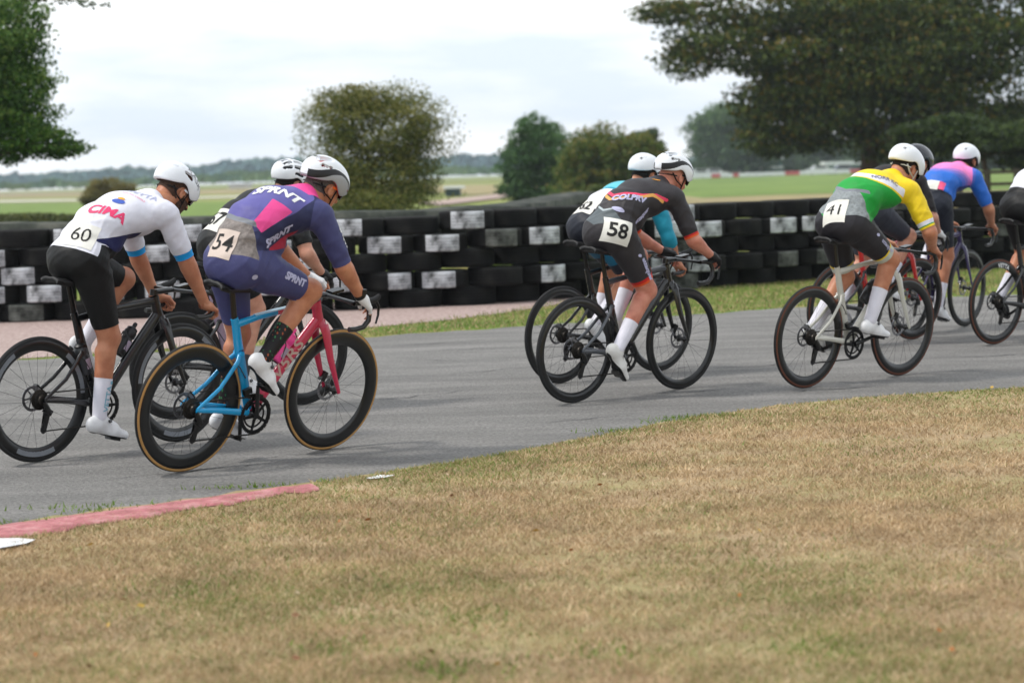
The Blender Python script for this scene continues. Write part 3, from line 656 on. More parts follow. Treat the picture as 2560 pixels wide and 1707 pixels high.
    for x, z in ((.033, .262), (.013, .176)): MB().lathe([(.017, -.039), (.017, -.033), (.004, -.033), (.004, -.039)], c=(x, 0, z), n=16).build('jockey_wheel', plain('jockey', (45, 45, 48), .5), rdo)
    MB().box((.345, -.045, .405), (.05, .02, .03), R=Matrix.Rotation(-.3, 3, 'Y')).tube([(.33, -.043, .39), (.36, -.046, .375), (.41, -.048, .378), (.45, -.05, .365)], [(.004, .014)]*4, 6).build('front_derailleur', blk, root)
    for x, z, y in ((.965, .405, .052), (.045, .385, .056)): MB().box((x, y, z), (.03, .03, .055), R=Matrix.Rotation(.5 if x > .5 else -.8, 3, 'Y')).build('brake_caliper', blk, root, smooth=False)
    # cages
    for (x, z, a_) in ((.62, .575, math.radians(51)), (.345, .53, math.radians(107))):
        d = Vector((math.cos(a_), 0, math.sin(a_))); n = Vector((-d.z, 0, d.x)); c = Vector((x, 0, z)); m = MB()
        for s in (-1, 1): m.tube([c-d*.06+n*.0, c-d*.05+n*.03+Vector((0, s*.036, 0)), c+d*.02+n*.055+Vector((0, s*.036, 0)), c+d*.055+n*.075+Vector((0, s*.01, 0))], .003, 6)
        m.tube([c-d*.07+n*.0, c-d*.08+n*.06], .004, 6); m.build('bottle_cage', blk, root)
    if cfg.get('frame_text'):
        tx, sz, colr = cfg['frame_text']; V, F = text_mesh(tx, sz, .002, sub=False); d = Vector((.205, 0, .235)).normalized(); n = Vector((-d.z, 0, d.x)); c = Vector((.628, -.0232, .545))
        link('lettering', mesh('lettering', [c+d*v.x+n*v.y*.85 for v in V], F, plain('print_'+colr, HELM[colr], .5), smooth=False), root)
    if cfg.get('seat_text'):
        tx, sz, colr = cfg['seat_text']; V, F = text_mesh(tx, sz, .001, sub=False); d = Vector((.075, 0, -.25)).normalized(); n = Vector((-d.z, 0, d.x)); c = Vector((.305, -.0148, .60))
        link('lettering', mesh('lettering', [c+d*v.x-n*(-v.y) for v in V], F, plain('print_'+colr, HELM[colr], .5), smooth=False), root)
    return root
def bottle(M, colr, capc, label, where=0):
    a_, x, z = ((math.radians(51), .62, .575), (math.radians(107), .345, .53))[where]
    d = Vector((math.cos(a_), 0, math.sin(a_))); n = Vector((-d.z, 0, d.x)); c = Vector((x, 0, z))+n*.036-d*.07
    R3 = Matrix((n, (0, 1, 0), d)).transposed().to_4x4(); Mx = M @ Matrix.Translation(c) @ R3
    root = empty('water_bottle', label, 'water bottle', None, Mx)
    MB().lathe([(.0, 0), (.034, 0), (.0365, .006), (.0365, .095), (.031, .103), (.031, .110), (.0365, .118), (.0365, .145), (.030, .156), (0, .156)], n=24, axis='z').build('bottle', plain('bottle_'+colr, HELM[colr], .3), root)
    cp = MB().lathe([(0, .154), (.031, .154), (.031, .166), (.018, .176), (0, .176)], n=20, axis='z').build('cap', plain('bottle_'+capc, HELM[capc], .4), root)
    MB().lathe([(0, .174), (.011, .174), (.013, .195), (.009, .205), (0, .205)], n=14, axis='z').build('nozzle', plain('bottle_'+colr, HELM[colr], .3), cp)
    lb = MB().lathe([(.0368, .03), (.0373, .03), (.0373, .088), (.0368, .088)], n=10, axis='z', a0=-2.6, a1=-1.3).build('label_print', plain('print_lilac', (165, 150, 170), .5), root)
    return root
# ------------------------------------------------------------------ the place
def noise_mat(name, cols, scale, rough=.9, bump=.3, bscale=80, stretch=(1, 1, 1), extra=None, detail=8, second=None):
    """ground-like material: several colours mixed over layered noise"""
    m = bpy.data.materials.new(name); m.use_nodes = True; n = m.node_tree.nodes; L = m.node_tree.links; b = n['Principled BSDF']; b.inputs['Roughness'].default_value = rough; b.inputs['Specular IOR Level'].default_value = .2
    t = n.new('ShaderNodeTexCoord'); mp = n.new('ShaderNodeMapping'); mp.inputs['Scale'].default_value = stretch; L.new(t.outputs['Object'], mp.inputs[0])
    z = n.new('ShaderNodeTexNoise'); z.inputs['Scale'].default_value = scale; z.inputs['Detail'].default_value = detail; z.inputs['Roughness'].default_value = .62; L.new(mp.outputs[0], z.inputs['Vector'])
    r = n.new('ShaderNodeValToRGB'); e = r.color_ramp.elements
    while len(e) < len(cols): e.new(.5)
    for i, c in enumerate(cols): e[i].position = .32+.36*i/(len(cols)-1); e[i].color = (*c, 1)
    L.new(z.outputs[0], r.inputs[0]); src = r.outputs[0]
    if second:
        sc, amt = second; z3 = n.new('ShaderNodeTexNoise'); z3.inputs['Scale'].default_value = sc; z3.inputs['Detail'].default_value = 6; L.new(t.outputs['Object'], z3.inputs['Vector'])
        r3 = n.new('ShaderNodeValToRGB'); r3.color_ramp.elements[0].position = .3; r3.color_ramp.elements[1].position = .7; r3.color_ramp.elements[0].color = (1-amt,)*3+(1,); r3.color_ramp.elements[1].color = (1+amt*.6,)*3+(1,)
        mm = n.new('ShaderNodeMixRGB'); mm.blend_type = 'MULTIPLY'; mm.inputs[0].default_value = 1; L.new(z3.outputs[0], r3.inputs[0]); L.new(src, mm.inputs[1]); L.new(r3.outputs[0], mm.inputs[2]); src = mm.outputs[0]
    L.new(src, b.inputs['Base Color'])
    z2 = n.new('ShaderNodeTexNoise'); z2.inputs['Scale'].default_value = bscale; z2.inputs['Detail'].default_value = 5; L.new(t.outputs['Object'], z2.inputs['Vector'])
    bp = n.new('ShaderNodeBump'); bp.inputs['Strength'].default_value = bump; bp.inputs['Distance'].default_value = .02; L.new(z2.outputs[0], bp.inputs['Height']); L.new(bp.outputs[0], b.inputs['Normal'])
    return m
NEAR = [(-9.0, 5.6), (-4.2, 8.05), (-2.27, 9.58), (-1.69, 10.05), (-1.04, 10.56), (-.58, 10.95), (.0, 11.55), (.47, 12.15), (1.1, 12.95), (1.76, 13.50), (2.5, 13.82), (3.24, 14.0), (5.2, 14.1), (9, 13.6), (16, 11.5)]
FAR = [(-22, 17.0), (-9, 18.2), (-4.4, 18.9), (-2.43, 19.65), (-1.05, 20.6), (.27, 21.3), (2.98, 22.8), (4.42, 23.6), (7, 24.2), (12, 24.2), (22, 22)]
WALL = [(-14.0, 24.9), (-5.64, 24.27), (-3.0, 24.36), (-.35, 24.83), (1.54, 26.25), (3.66, 27.84), (6.2, 29.6), (9.5, 31.2), (14, 32.5)]
def resample(P, step, jit=0):
    P = [Vector(p) for p in P]; out = [P[0]]; 
    for a, b in zip(P[:-1], P[1:]):
        L = (b-a).length; n = max(1, int(round(L/step))); out += [a.lerp(b, (i+1)/n) for i in range(n)]
    return out
def sheet(name, poly, z, m, kind='structure', sub=0):
    return link(name, mesh(name, [(x, y, z) for x, y in poly], [tuple(range(len(poly)))], m, smooth=False), kind=kind)
g_dry = noise_mat('dry_grass', [hexc(134, 116, 86), hexc(162, 140, 110), hexc(146, 136, 94), hexc(180, 158, 128)], .9, bump=.4, bscale=35, second=(14, .2))
g_far = noise_mat('field_grass', [hexc(112, 122, 62), hexc(128, 138, 70), hexc(150, 140, 92)], .05, bump=0, second=(.4, .2))
g_green = noise_mat('green_grass', [hexc(90, 112, 50), hexc(106, 128, 58), hexc(120, 136, 68)], .06, bump=0, second=(.5, .15))
g_tan = noise_mat('dry_field', [hexc(138, 126, 90), hexc(156, 142, 104), hexc(124, 124, 80)], .08, bump=0, second=(.6, .2))
g_verge = noise_mat('verge_grass', [hexc(84, 112, 40), hexc(108, 126, 52), hexc(142, 132, 78)], .9, bump=.6, bscale=40, second=(9, .25))
asph = noise_mat('asphalt', [hexc(112, 110, 108), hexc(126, 124, 121), hexc(142, 139, 136)], 1.4, rough=.85, bump=.8, bscale=90, stretch=(.35, 1.6, 1), second=(55, .38))
link('ground', mesh('ground', [(-3000, -30, 0), (3000, -30, 0), (3000, 5000, 0), (-3000, 5000, 0)], [(0, 1, 2, 3)], g_far, smooth=False), kind='structure')
def strip(name, A, B, z, m, kind='structure', n=1):
    V = []; F = []
    for a, b in zip(A, B):
        for j in range(n+1): t = j/n; V.append((a[0]*(1-t)+b[0]*t, a[1]*(1-t)+b[1]*t, z))
    for i in range(len(A)-1):
        for j in range(n): a = i*(n+1)+j; F.append((a, a+n+1, a+n+2, a+1))
    return link(name, mesh(name, V, F, m, smooth=False), kind=kind)
near = resample(NEAR, .25)
def yn(x):
    P = NEAR
    for a, b in zip(P[:-1], P[1:]):
        if a[0] <= x <= b[0]: return a[1]+(b[1]-a[1])*(x-a[0])/(b[0]-a[0])
    return P[0][1] if x < P[0][0] else P[-1][1]
def yf(x, P=None):
    P = P or FAR
    for a, b in zip(P[:-1], P[1:]):
        if a[0] <= x <= b[0]: return a[1]+(b[1]-a[1])*(x-a[0])/(b[0]-a[0])
    return P[0][1] if x < P[0][0] else P[-1][1]
xs = np.concatenate([np.linspace(-9, 16, 340)])
wob = [.025*math.sin(x*9.1)+.03*math.sin(x*23.7+1)+.02*math.sin(x*51) for x in xs]
strip('grass_verge', [(x, -20) for x in xs], [(x, yn(x)+w) for x, w in zip(xs, wob)], .012, g_dry)
xr = np.linspace(-22, 22, 300); wobf = [.05*math.sin(x*5.3)+.06*math.sin(x*13.1+2) for x in xr]
strip('road', [(x, yn(x)-.6) for x in xr], [(x, yf(x)+w) for x, w in zip(xr, wobf)], .004, asph)
strip('far_verge', [(x, yf(x)+w+.01) for x, w in zip(xr, wobf)], [(x, 45) for x in xr], .004, g_verge)
# pale pink gravel between the road and the tyres on the left
grav = noise_mat('pink_gravel', [hexc(128, 108, 104), hexc(166, 146, 140), hexc(190, 172, 165)], 22, bump=.7, bscale=60)
gp = [(-22, 17.6), (-9, 18.6), (-4.4, 19.0), (-3.2, 19.6), (-2.2, 20.6), (-1.4, 21.7), (-.7, 22.4), (-.1, 23.3), (.3, 24.1), (.9, 25.4), (.2, 26.5), (-6, 26.2), (-22, 27)]
sheet('gravel', gp, .009, grav)
# red and white painted kerb at the corner's edge
red = noise_mat('kerb_red', [hexc(150, 98, 98), hexc(180, 116, 119), hexc(198, 150, 148)], 9, bump=.4, second=(40, .2)); wht = noise_mat('kerb_white', [hexc(190, 192, 194), hexc(222, 224, 226), hexc(235, 236, 238)], 9, bump=.3)
kp = {'kerb': []}
def kerb(x0, x1, m, label, w0=.22, w1=.22):
    X = np.linspace(x0, x1, 24); V = []; F = []
    for i, x in enumerate(X):
        y = yn(x)-.02+.012*math.sin(x*31); w = w0+(w1-w0)*i/23+.03*math.sin(x*17)+.025*math.sin(x*57+1)
        for dy, z in ((0, .004), (.0, .010), (-w*.5, .018), (-w, .015), (-w-.01, .004)): V.append((x+.35*(-dy), y+dy, z+.012*(dy < 0)))
    for i in range(23):
        for j in range(4): a = i*5+j; F.append((a, a+1, a+6, a+5))
    return link('kerb', mesh('kerb', V, F, m), kind='structure', label=label)
link('kerb', mesh('kerb', [(*ground_pt(*p, .026), .026) for p in ((-90, 1352), (0, 1345), (50, 1344), (88, 1348), (66, 1357), (0, 1369), (-90, 1388))], [tuple(range(7))], wht, smooth=False), kind='structure', label='white painted kerb block at the lower left edge'); kerb(-2.55, -1.02, red, 'faded red painted kerb strip along the corner', .46, .24); link('kerb', mesh('kerb', [(*ground_pt(*p, .020), .020) for p in ((915, 1194), (934, 1190), (950, 1186), (968, 1187), (988, 1186), (976, 1190), (958, 1193), (938, 1195), (925, 1196))], [tuple(range(9))], wht, smooth=False), kind='structure', label='short white painted kerb remnant in the grass')
# grass: short dry blades on the near verge, greener tufts along the road edge
def blades(name, pts, h, w, mats, lean=.5, seed=3, wt=None):
    r = np.random.default_rng(seed); n = len(pts); a = r.uniform(0, 2*PI, n); hh = h*r.uniform(.45, 1.25, n); l = r.normal(0, lean, (n, 2))*hh[:, None]; ww = w*r.uniform(.6, 1.4, n)
    b = np.stack([np.cos(a)*ww, np.sin(a)*ww], 1); z0 = pts[:, 2]
    V = np.empty((n, 3, 3)); V[:, 0, :2] = pts[:, :2]-b; V[:, 1, :2] = pts[:, :2]+b; V[:, 2, :2] = pts[:, :2]+l; V[:, 0, 2] = z0; V[:, 1, 2] = z0; V[:, 2, 2] = z0+hh
    mi = r.choice(len(mats), n, p=wt) if wt is None or np.ndim(wt) == 1 else wt_pick(r, wt)
    return link(name, mesh(name, V.reshape(-1, 3), np.arange(3*n).reshape(-1, 3), mats, mi, smooth=False), kind='stuff')
gm = [mat('blade_'+str(i), hexc(*c), .8, .2, 3, transl=.25) for i, c in enumerate([(178, 153, 118), (194, 168, 132), (154, 130, 98), (142, 138, 86), (114, 132, 68), (208, 186, 152)])]
r = np.random.default_rng(11); n = 420000; Y = 5.4*np.exp(r.uniform(0, math.log(14.4/5.4), n*2)); X = r.uniform(-.29, .29, n*2)*Y*1.02; YN = np.interp(X, [p[0] for p in NEAR], [p[1] for p in NEAR]); k = Y < YN-.02; k &= ~((X > -3.6) & (X < -1.0) & (Y > YN-np.where(X < -2.0, .54, (.34-.10*(X+2))*r.uniform(.45, 1.05, len(X))))); X, Y, YN = X[k][:n], Y[k][:n], YN[k][:n]
# patches of thicker, greener and barer turf
def vn(x, y, s, seed):
    rr = np.random.default_rng(seed); o = 0
    for i in range(5): a, f, p = rr.uniform(0, 2*PI), s*(1.7**i)*rr.uniform(.8, 1.2), rr.uniform(0, 6, 2); o = o+np.sin(x*f*math.cos(a)+y*f*math.sin(a)+p[0])*np.cos(x*f*math.sin(a+1)-y*f*math.cos(a+1)+p[1])/(1.25**i)
    return o
g1 = vn(X, Y, 1.3, 1); g2 = vn(X, Y, 2.1, 2); edge = np.clip(1-(YN-Y)/1.2, 0, 1); pg = np.clip(.10+.24*g1+.62*edge**1.4+.0*X, .02, .9); u = r.random(len(X)); dens = r.random(len(X)) < np.clip(.72+.3*g2, .15, 1)
X, Y, pg, u, g2 = X[dens], Y[dens], pg[dens], u[dens], g2[dens]
mi = np.where(u < pg*.65, 3, np.where(u < pg, 4, r.choice([0, 1, 2, 5], len(X), p=[.34, .3, .22, .14])))
hh = .020*r.uniform(.4, 1.3, len(X)); a = r.uniform(0, 2*PI, len(X)); ww = .0026*r.uniform(.6, 1.5, len(X))*np.clip(Y/8, .8, 1.6); l = r.normal(0, .9, (len(X), 2))*hh[:, None]
V = np.empty((len(X), 3, 3)); B = np.stack([np.cos(a)*ww, np.sin(a)*ww], 1); P = np.stack([X, Y], 1); V[:, 0, :2] = P-B; V[:, 1, :2] = P+B; V[:, 2, :2] = P+l; V[:, :2, 2] = .010; V[:, 2, 2] = .012+hh
link('grass_blades', mesh('grass_blades', V.reshape(-1, 3), np.arange(3*len(X)).reshape(-1, 3), gm, mi, smooth=False), kind='stuff')
pts = []
for px, py, k, s in ((2210, 1045, 1, .12), (1770, 1046, 260, .13), (1700, 1057, 120, .12), (1540, 1082, 90, .10), (620, 1222, 90, .14), (240, 1283, 60, .10), (80, 1310, 80, .2), (2440, 988, 60, .3), (2300, 1003, 50, .2), (330, 1268, 40, .15), (120, 1275, 30, .1)):
    gx, gy = ground_pt(px, py)
    for _ in range(k): pts.append((gx+random.gauss(0, s), gy+random.gauss(0, .035), .008))
tuft = mat('tuft_green', hexc(104, 134, 44), .7, .25, 5, transl=.3); blades('weeds', np.array(pts), .026, .004, [tuft, gm[4]], .5)
pts = []
for px, py in ((1110, 1690), (830, 1630), (1140, 1680), (2030, 1640), (480, 1490), (1500, 1640), (1180, 1560)):
    gx, gy = ground_pt(px, py)
    for _ in range(90): pts.append((gx+random.gauss(0, .09), gy+random.gauss(0, .10), .012))
blades('clover_tufts', np.array(pts), .022, .005, [tuft, gm[4]], .7)
# far verge grass
n = 60000; Xf = r.uniform(-7, 9.5, n); YF = np.interp(Xf, [p[0] for p in FAR], [p[1] for p in FAR]); YW = np.interp(Xf, [p[0] for p in WALL], [p[1] for p in WALL]); Yf = YF+.02+(YW+.6-YF)*r.random(n)
GX = np.interp(Yf, [19.0, 19.6, 20.6, 21.7, 22.4, 23.3, 24.1, 25.4], [-4.4, -3.2, -2.2, -1.4, -.7, -.1, .3, .9]); k = Xf > GX+r.normal(0, .15, n); blades('verge_blades', np.stack([Xf[k], Yf[k], np.full(k.sum(), .004)], 1), .035, .006, [gm[3], gm[4], gm[0], gm[1], tuft], .6, 5, [.28, .34, .14, .10, .14])

# ---- tyres
def tyre_mesh(name, paint=None, rr=.315, hw=.102):
    prof = []; ms = []; tread = []
    zs = [-hw*.82, -hw*.62, -hw*.60, -hw*.36, -hw*.34, -hw*.14, -hw*.12, hw*.10, hw*.12, hw*.34, hw*.36, hw*.60, hw*.62, hw*.82]
    for i, z in enumerate(zs): prof.append((rr-(.0 if (i % 4) in (0, 1, 2, 3) else 0), z))
    P = [(.19, -hw*.68), (.205, -hw*.76), (.255, -hw*.99), (.288, -hw*.97), (.305, -hw*.92), (.312, -hw*.86)]
    G = [-.80, -.50, -.46, -.17, -.13, .13, .17, .46, .50, .80]
    for i, g_ in enumerate(G):
        P.append((rr, hw*g_))
        if i in (1, 3, 5, 7): P.append((rr-.012, hw*(g_+.005))); P.append((rr-.012, hw*(G[i+1]-.005)))
    P += [(.312, hw*.86), (.305, hw*.92), (.288, hw*.97), (.255, hw*.99), (.205, hw*.76), (.19, hw*.68)]
    m = MB(); n = 44; m.lathe(P, n=n, axis='z'); np_ = len(P)
    if paint:
        lo, hi, idx = paint; M2 = []
        for k in range(n):
            a = (2*PI*(k+.5)/n-PI*1.5+PI) % (2*PI)-PI
            for j in range(np_): rj = (P[j][0]+P[(j+1) % np_][0])/2; M2.append(idx if lo < a < hi and rj > rr-.008 and 4 <= j < np_-5 else 0)
        m.M = M2
    return m.me(name, [noise_mat_c('tyre_black'), noise_mat_c('tyre_white'), noise_mat_c('tyre_dim')])
_nm = {}
def noise_mat_c(k):
    if k not in _nm:
        c = dict(tyre_black=([hexc(13, 13, 14), hexc(22, 22, 22), hexc(40, 40, 36)], 4), tyre_white=([hexc(60, 61, 61), hexc(180, 182, 186), hexc(206, 209, 214)], 6), tyre_dim=([hexc(40, 41, 38), hexc(84, 86, 82), hexc(116, 118, 114)], 8))[k]
        _nm[k] = noise_mat(k, c[0], c[1], rough=.8, bump=.25, bscale=50)
    return _nm[k]
TY = dict(b=tyre_mesh('tyre'), w=tyre_mesh('tyre', (-.72, .58, 1)), l=tyre_mesh('tyre', (-.9, .10, 1)), r=tyre_mesh('tyre', (-.1, .80, 1)), d=tyre_mesh('tyre', (-.65, .6, 2)), e=tyre_mesh('tyre', (-.3, .8, 2)))
walls = []; cur = None; PW = []; P_ = [Vector(p) for p in WALL]; step = .625; acc = 0
for a, b in zip(P_[:-1], P_[1:]):
    L = (b-a).length; t = acc
    while t < L: PW.append((a+(b-a)*t/L, math.atan2((b-a).y, (b-a).x))); t += step
    acc = t-L
PAT = {}  # rows from the top (0) to the bottom (4)
def pat(x, row, rnd):
    if x < .25: tab = ['bwbbl', 'wdwbw', 'bbbwb', 'wbwwr', 'bbbdb'][row]; return tab[int((x+20)/.625) % 5]
    if x < 1.1: return 'b'
    if x < 2.3: return ['w', 'w', 'd', 'w', 'd'][row]
    if 3.0 < x < 3.7 and row == 1: return 'w'
    return rnd.choice('bbbbde') if row < 4 else 'b'
rnd = random.Random(5); secs = [(-99, -.55, 'tyre wall stack rows with whitewashed tyres behind the leading left cyclists', .205), (-.55, 2.0, 'mostly black section of tyre wall in the middle, slightly taller', .216), (2.0, 4.6, 'dim grey and black section of tyre wall left of the yellow rider', .207), (4.6, 99, 'shaded tyre wall section at the far right under the trees', .207)]
for x0, x1, lab, rh in secs:
    base = [p for p in PW if x0 <= p[0].x < x1 and -8.2 < p[0].x < 11]
    if not base: continue
    w = empty('tyre_wall', lab, 'tyre wall', 'tyre walls along the track', Matrix.Translation((base[0][0].x, base[0][0].y, 0)))
    for p, an in base:
        px_ = p.x-base[0][0].x; py_ = p.y-base[0][0].y
        for row in range(5):
            kd = pat(p.x, row, rnd); o = link('tyre', TY[kd], w); jx = rnd.gauss(0, .012); jy = rnd.gauss(0, .015)-.0
            o.location = (px_+jx+(.15 if row % 2 else -.15), py_+.315+jy, rh*(4-row)+.104+.004); o.rotation_euler = (rnd.gauss(0, .008), rnd.gauss(0, .008), an*.6+rnd.gauss(0, .12))
            o.scale = (1, 1, rh/.207)
# second barrier farther back, topped with grey belting
W2 = [(-9.5, 28.2), (-5, 28), (-1.5, 28.6), (-.2, 30.5), (.45, 35), (1.0, 42), (1.6, 48)]
w2 = empty('tyre_wall', 'farther tyre barrier topped with weathered grey belting', 'tyre wall', 'tyre walls along the track', Matrix.Translation((-5, 28, 0)))
pp = resample(W2, .64)
for p in pp:
    for row in (3, 4): o = link('tyre', TY[rnd.choice('bbd')], w2); o.location = (p.x+5+rnd.gauss(0, .02), p.y-28, .207*row+.1); o.rotation_euler = (0, 0, rnd.random()*6)
bel = noise_mat('belting_grey', [hexc(40, 42, 40), hexc(66, 70, 64), hexc(100, 100, 92)], 2.5, bump=.3)
V = []; F = []
for i, p in enumerate(pp):
    q = pp[min(i+1, len(pp)-1)]-pp[max(i-1, 0)]; nn = Vector((-q.y, q.x)).normalized(); z = 1.045+.015*math.sin(i*1.7)
    for s, dz in ((-.36, -.16), (-.35, -.01), (0, .012), (.35, -.01), (.36, -.16)): V.append((p.x+5+nn.x*s, p.y-28+nn.y*s, z+dz))
for i in range(len(pp)-1):
    for j in range(4): a = i*5+j; F.append((a, a+1, a+6, a+5))
link('belting', mesh('belting', V, F, bel), w2)

# ---- fields, tracks and far things
def quad(name, pix, z, m, kind='structure'): return sheet(name, [ground_pt(*p) for p in pix], z, m, kind)
quad('green_field', [(1690, 440), (1950, 433), (2300, 425), (2700, 418), (2700, 470), (2300, 480), (1950, 487), (1650, 500), (1600, 470)], .02, g_green)
quad('dry_field', [(1600, 480), (1760, 497), (2000, 488), (2700, 474), (2700, 520), (1500, 545), (1400, 520)], .03, g_tan)
quad('green_field', [(-300, 512), (300, 507), (700, 503), (760, 520), (700, 545), (-300, 560)], .02, g_green)
quad('dry_field', [(-300, 488), (760, 470), (1250, 462), (1250, 470), (760, 481), (-300, 503)], .03, g_tan)
quad('dry_field', [(1080, 470), (1420, 463), (1430, 472), (1180, 488), (1090, 480)], .045, g_tan)
pth = noise_mat('track_dust', [hexc(186, 180, 166), hexc(205, 200, 188)], .3, bump=0)
quad('path', [(-300, 507), (300, 498), (760, 487), (1100, 482), (1100, 485), (760, 491), (300, 502), (-300, 512)], .06, pth)
quad('path', [(1040, 512), (1130, 500), (1290, 482), (1420, 477), (1420, 484), (1300, 492), (1180, 507), (1100, 517)], .08, noise_mat('track_pink', [hexc(150, 128, 120), hexc(176, 158, 148)], .6, bump=0))
def leafcloud(r, n, centre, rad, size, gap=.0, shell=.55, gs=1.2, seed=0):
    """leaf quads spread through an ellipsoid with holes"""
    K = max(10, int(26*(1+3*(1-shell)))); d = r.normal(size=(K, 3)); d /= np.linalg.norm(d, axis=1)[:, None]; cc = d*(r.uniform(shell**3, 1, K)**(1/3))[:, None]
    sc = r.uniform(.10, .26, K)*(1.25 if gap < -.8 else 1); N = int(n*1.3); k = r.choice(K, N, p=sc**2/(sc**2).sum()); q = r.normal(size=(N, 3)); ln = np.linalg.norm(q, axis=1)[:, None]; q = q/ln*np.minimum(ln/1.6, 1.25)*np.array([1.15, 1.15, .62])
    p = (cc[k]*.86+q*sc[k][:, None]*1.25)*rad; g = (r.random(K)*2-1)[k]+.6*q[:, 2]; kk = r.random(N) < .85; m2 = vn(p[:, 0]+p[:, 1]*.7, p[:, 2], gs/np.mean(rad)*4, seed+3) > gap-.6
    kk &= m2; p = p[kk][:n]; return p+np.array(centre), g[kk][:n]
def leaf_mesh(name, P, size, mats, mi, r, kindp=None):
    n = len(P); a = r.normal(size=(n, 3)); a /= np.linalg.norm(a, axis=1)[:, None]; b = np.cross(a, r.normal(size=(n, 3))); b /= np.linalg.norm(b, axis=1)[:, None]; s = size*r.uniform(.5, 1.3, n)[:, None]
    V = np.stack([P-a*s, P-b*s*.55, P+a*s, P+b*s*.55], 1).reshape(-1, 3); return mesh(name, V, np.arange(4*n).reshape(-1, 4), mats, mi, smooth=False)
def tree(name, label, base, lobes, n, size, cols, trunk=None, seed=1, cat='tree', gap=-.3, group=None, shell=.5, gs=1.2, branches=6):
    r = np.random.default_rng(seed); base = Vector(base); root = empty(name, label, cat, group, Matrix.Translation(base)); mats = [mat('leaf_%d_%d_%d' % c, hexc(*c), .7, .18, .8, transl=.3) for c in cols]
    lobes = [l if len(l) > 2 else (*l, 1.) for l in lobes]; vol = np.array([l[2]*np.prod(l[1])**(2/3) for l in lobes]); P = []; MI = []
    for i, (c, rad, _w) in enumerate(lobes):
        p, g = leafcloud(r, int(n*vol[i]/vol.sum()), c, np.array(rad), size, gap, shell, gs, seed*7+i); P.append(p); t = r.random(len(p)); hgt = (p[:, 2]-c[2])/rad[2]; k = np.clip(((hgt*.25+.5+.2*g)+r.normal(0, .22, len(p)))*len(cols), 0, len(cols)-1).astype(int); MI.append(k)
    P = np.concatenate(P); MI = np.concatenate(MI); link('crown', leaf_mesh('crown', P, size, mats, MI, r), root)
    if trunk:
        h, rad = trunk; m = MB(); bark = mat('bark', hexc(70, 58, 48), .9, .3, 6, .6, 20); pts = [(0, 0, -.1), (.03*h, 0, h*.35), (-.02*h, .02*h, h*.7), (0, 0, h)]; m.tube(pts, [rad*1.25, rad, rad*.75, rad*.45], 10)
        for i in range(branches):
            c, rd, _w = lobes[i % len(lobes)]; e = Vector(c)+Vector(r.normal(0, .35, 3)*np.array(rd)); s = Vector((0, 0, h*(.45+.09*i))); mm = s.lerp(e, .5)+Vector((0, 0, .06*h)); m.tube([s, mm, e], [rad*.5, rad*.3, rad*.08], 6)
        m.build('trunk', bark, root)
    return root
def blob(px, py, rx, rz, d, ry=None):
    """lobe given by where it shows (pixels) at distance d, relative to nothing"""
    p = at_dist(px, py, d); k = d/FPX; return p, (rx*k, (ry or rx)*k, rz*k)
def tree_at(name, label, bx, d, lobes, n, size, cols, **kw):
    b = at_dist(bx, 430, d); b.z = 0; L = []
    for lb in lobes: p, rd = blob(*lb[:4], d); L.append((np.array(p-b), rd, lb[4] if len(lb) > 4 else 1.))
    return tree(name, label, b, L, n, size, cols, **kw)
olive = [(62, 74, 32), (88, 98, 44), (112, 114, 56), (136, 130, 70)]
green = [(38, 56, 26), (52, 76, 34), (70, 94, 46), (92, 112, 58)]
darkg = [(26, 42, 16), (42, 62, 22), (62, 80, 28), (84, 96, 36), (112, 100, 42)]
mid = [(50, 70, 38), (66, 88, 46), (86, 106, 56), (104, 118, 66)]
tree_at('hawthorn_bush', 'big olive green hawthorn bush behind the tyre wall', 930, 46, [(930, 330, 150, 120), (880, 300, 100, 85), (1010, 330, 95, 90), (930, 440, 165, 100), (850, 430, 90, 100), (1020, 430, 95, 95), (900, 255, 75, 50), (1065, 340, 95, 120, .45), (810, 335, 85, 120, .45), (990, 250, 95, 60, .5), (860, 250, 90, 50, .4), (930, 500, 200, 60, .8), (1080, 290, 70, 50, .25), (780, 300, 60, 50, .2)], 64000, .030, olive, trunk=(1.6, .08), cat='bush', gap=-.35, seed=4, shell=.2, branches=10)
tree_at('shrub', 'small yellowish shrub left of the white helmeted rider 60', 265, 120, [(270, 480, 62, 42), (235, 495, 35, 30), (310, 485, 40, 36)], 9000, .09, [(88, 86, 42), (112, 104, 52), (128, 116, 60)], trunk=(.8, .06), cat='bush', seed=5, shell=.2)
tree_at('young_tree', 'dark green young tree right of the hawthorn bush', 1345, 110, [(1345, 365, 85, 70), (1300, 410, 60, 65), (1390, 420, 75, 75), (1335, 325, 50, 45), (1310, 470, 70, 45), (1360, 480, 80, 40)], 22000, .10, [(46, 76, 42), (62, 96, 52), (82, 114, 60)], trunk=(2.2, .12), seed=6, group='young trees behind the second barrier', gap=-.25, shell=.3)
tree_at('young_tree', 'olive green young tree with some orange leaves behind rider 58', 1510, 100, [(1530, 380, 100, 85), (1470, 395, 70, 85), (1570, 425, 90, 85), (1500, 475, 120, 60), (1610, 395, 60, 65), (1450, 440, 60, 70)], 30000, .09, [(58, 80, 32), (76, 98, 40), (96, 114, 48), (124, 116, 54)], trunk=(2.2, .12), seed=7, group='young trees behind the second barrier', gap=-.5, shell=.2)
tree_at('young_tree', 'small dark tree just right of the orange leaved one', 1640, 150, [(1620, 370, 45, 55), (1650, 420, 60, 50)], 9000, .13, [(38, 60, 36), (52, 76, 42)], trunk=(3, .12), seed=8, group='young trees behind the second barrier', shell=.3)
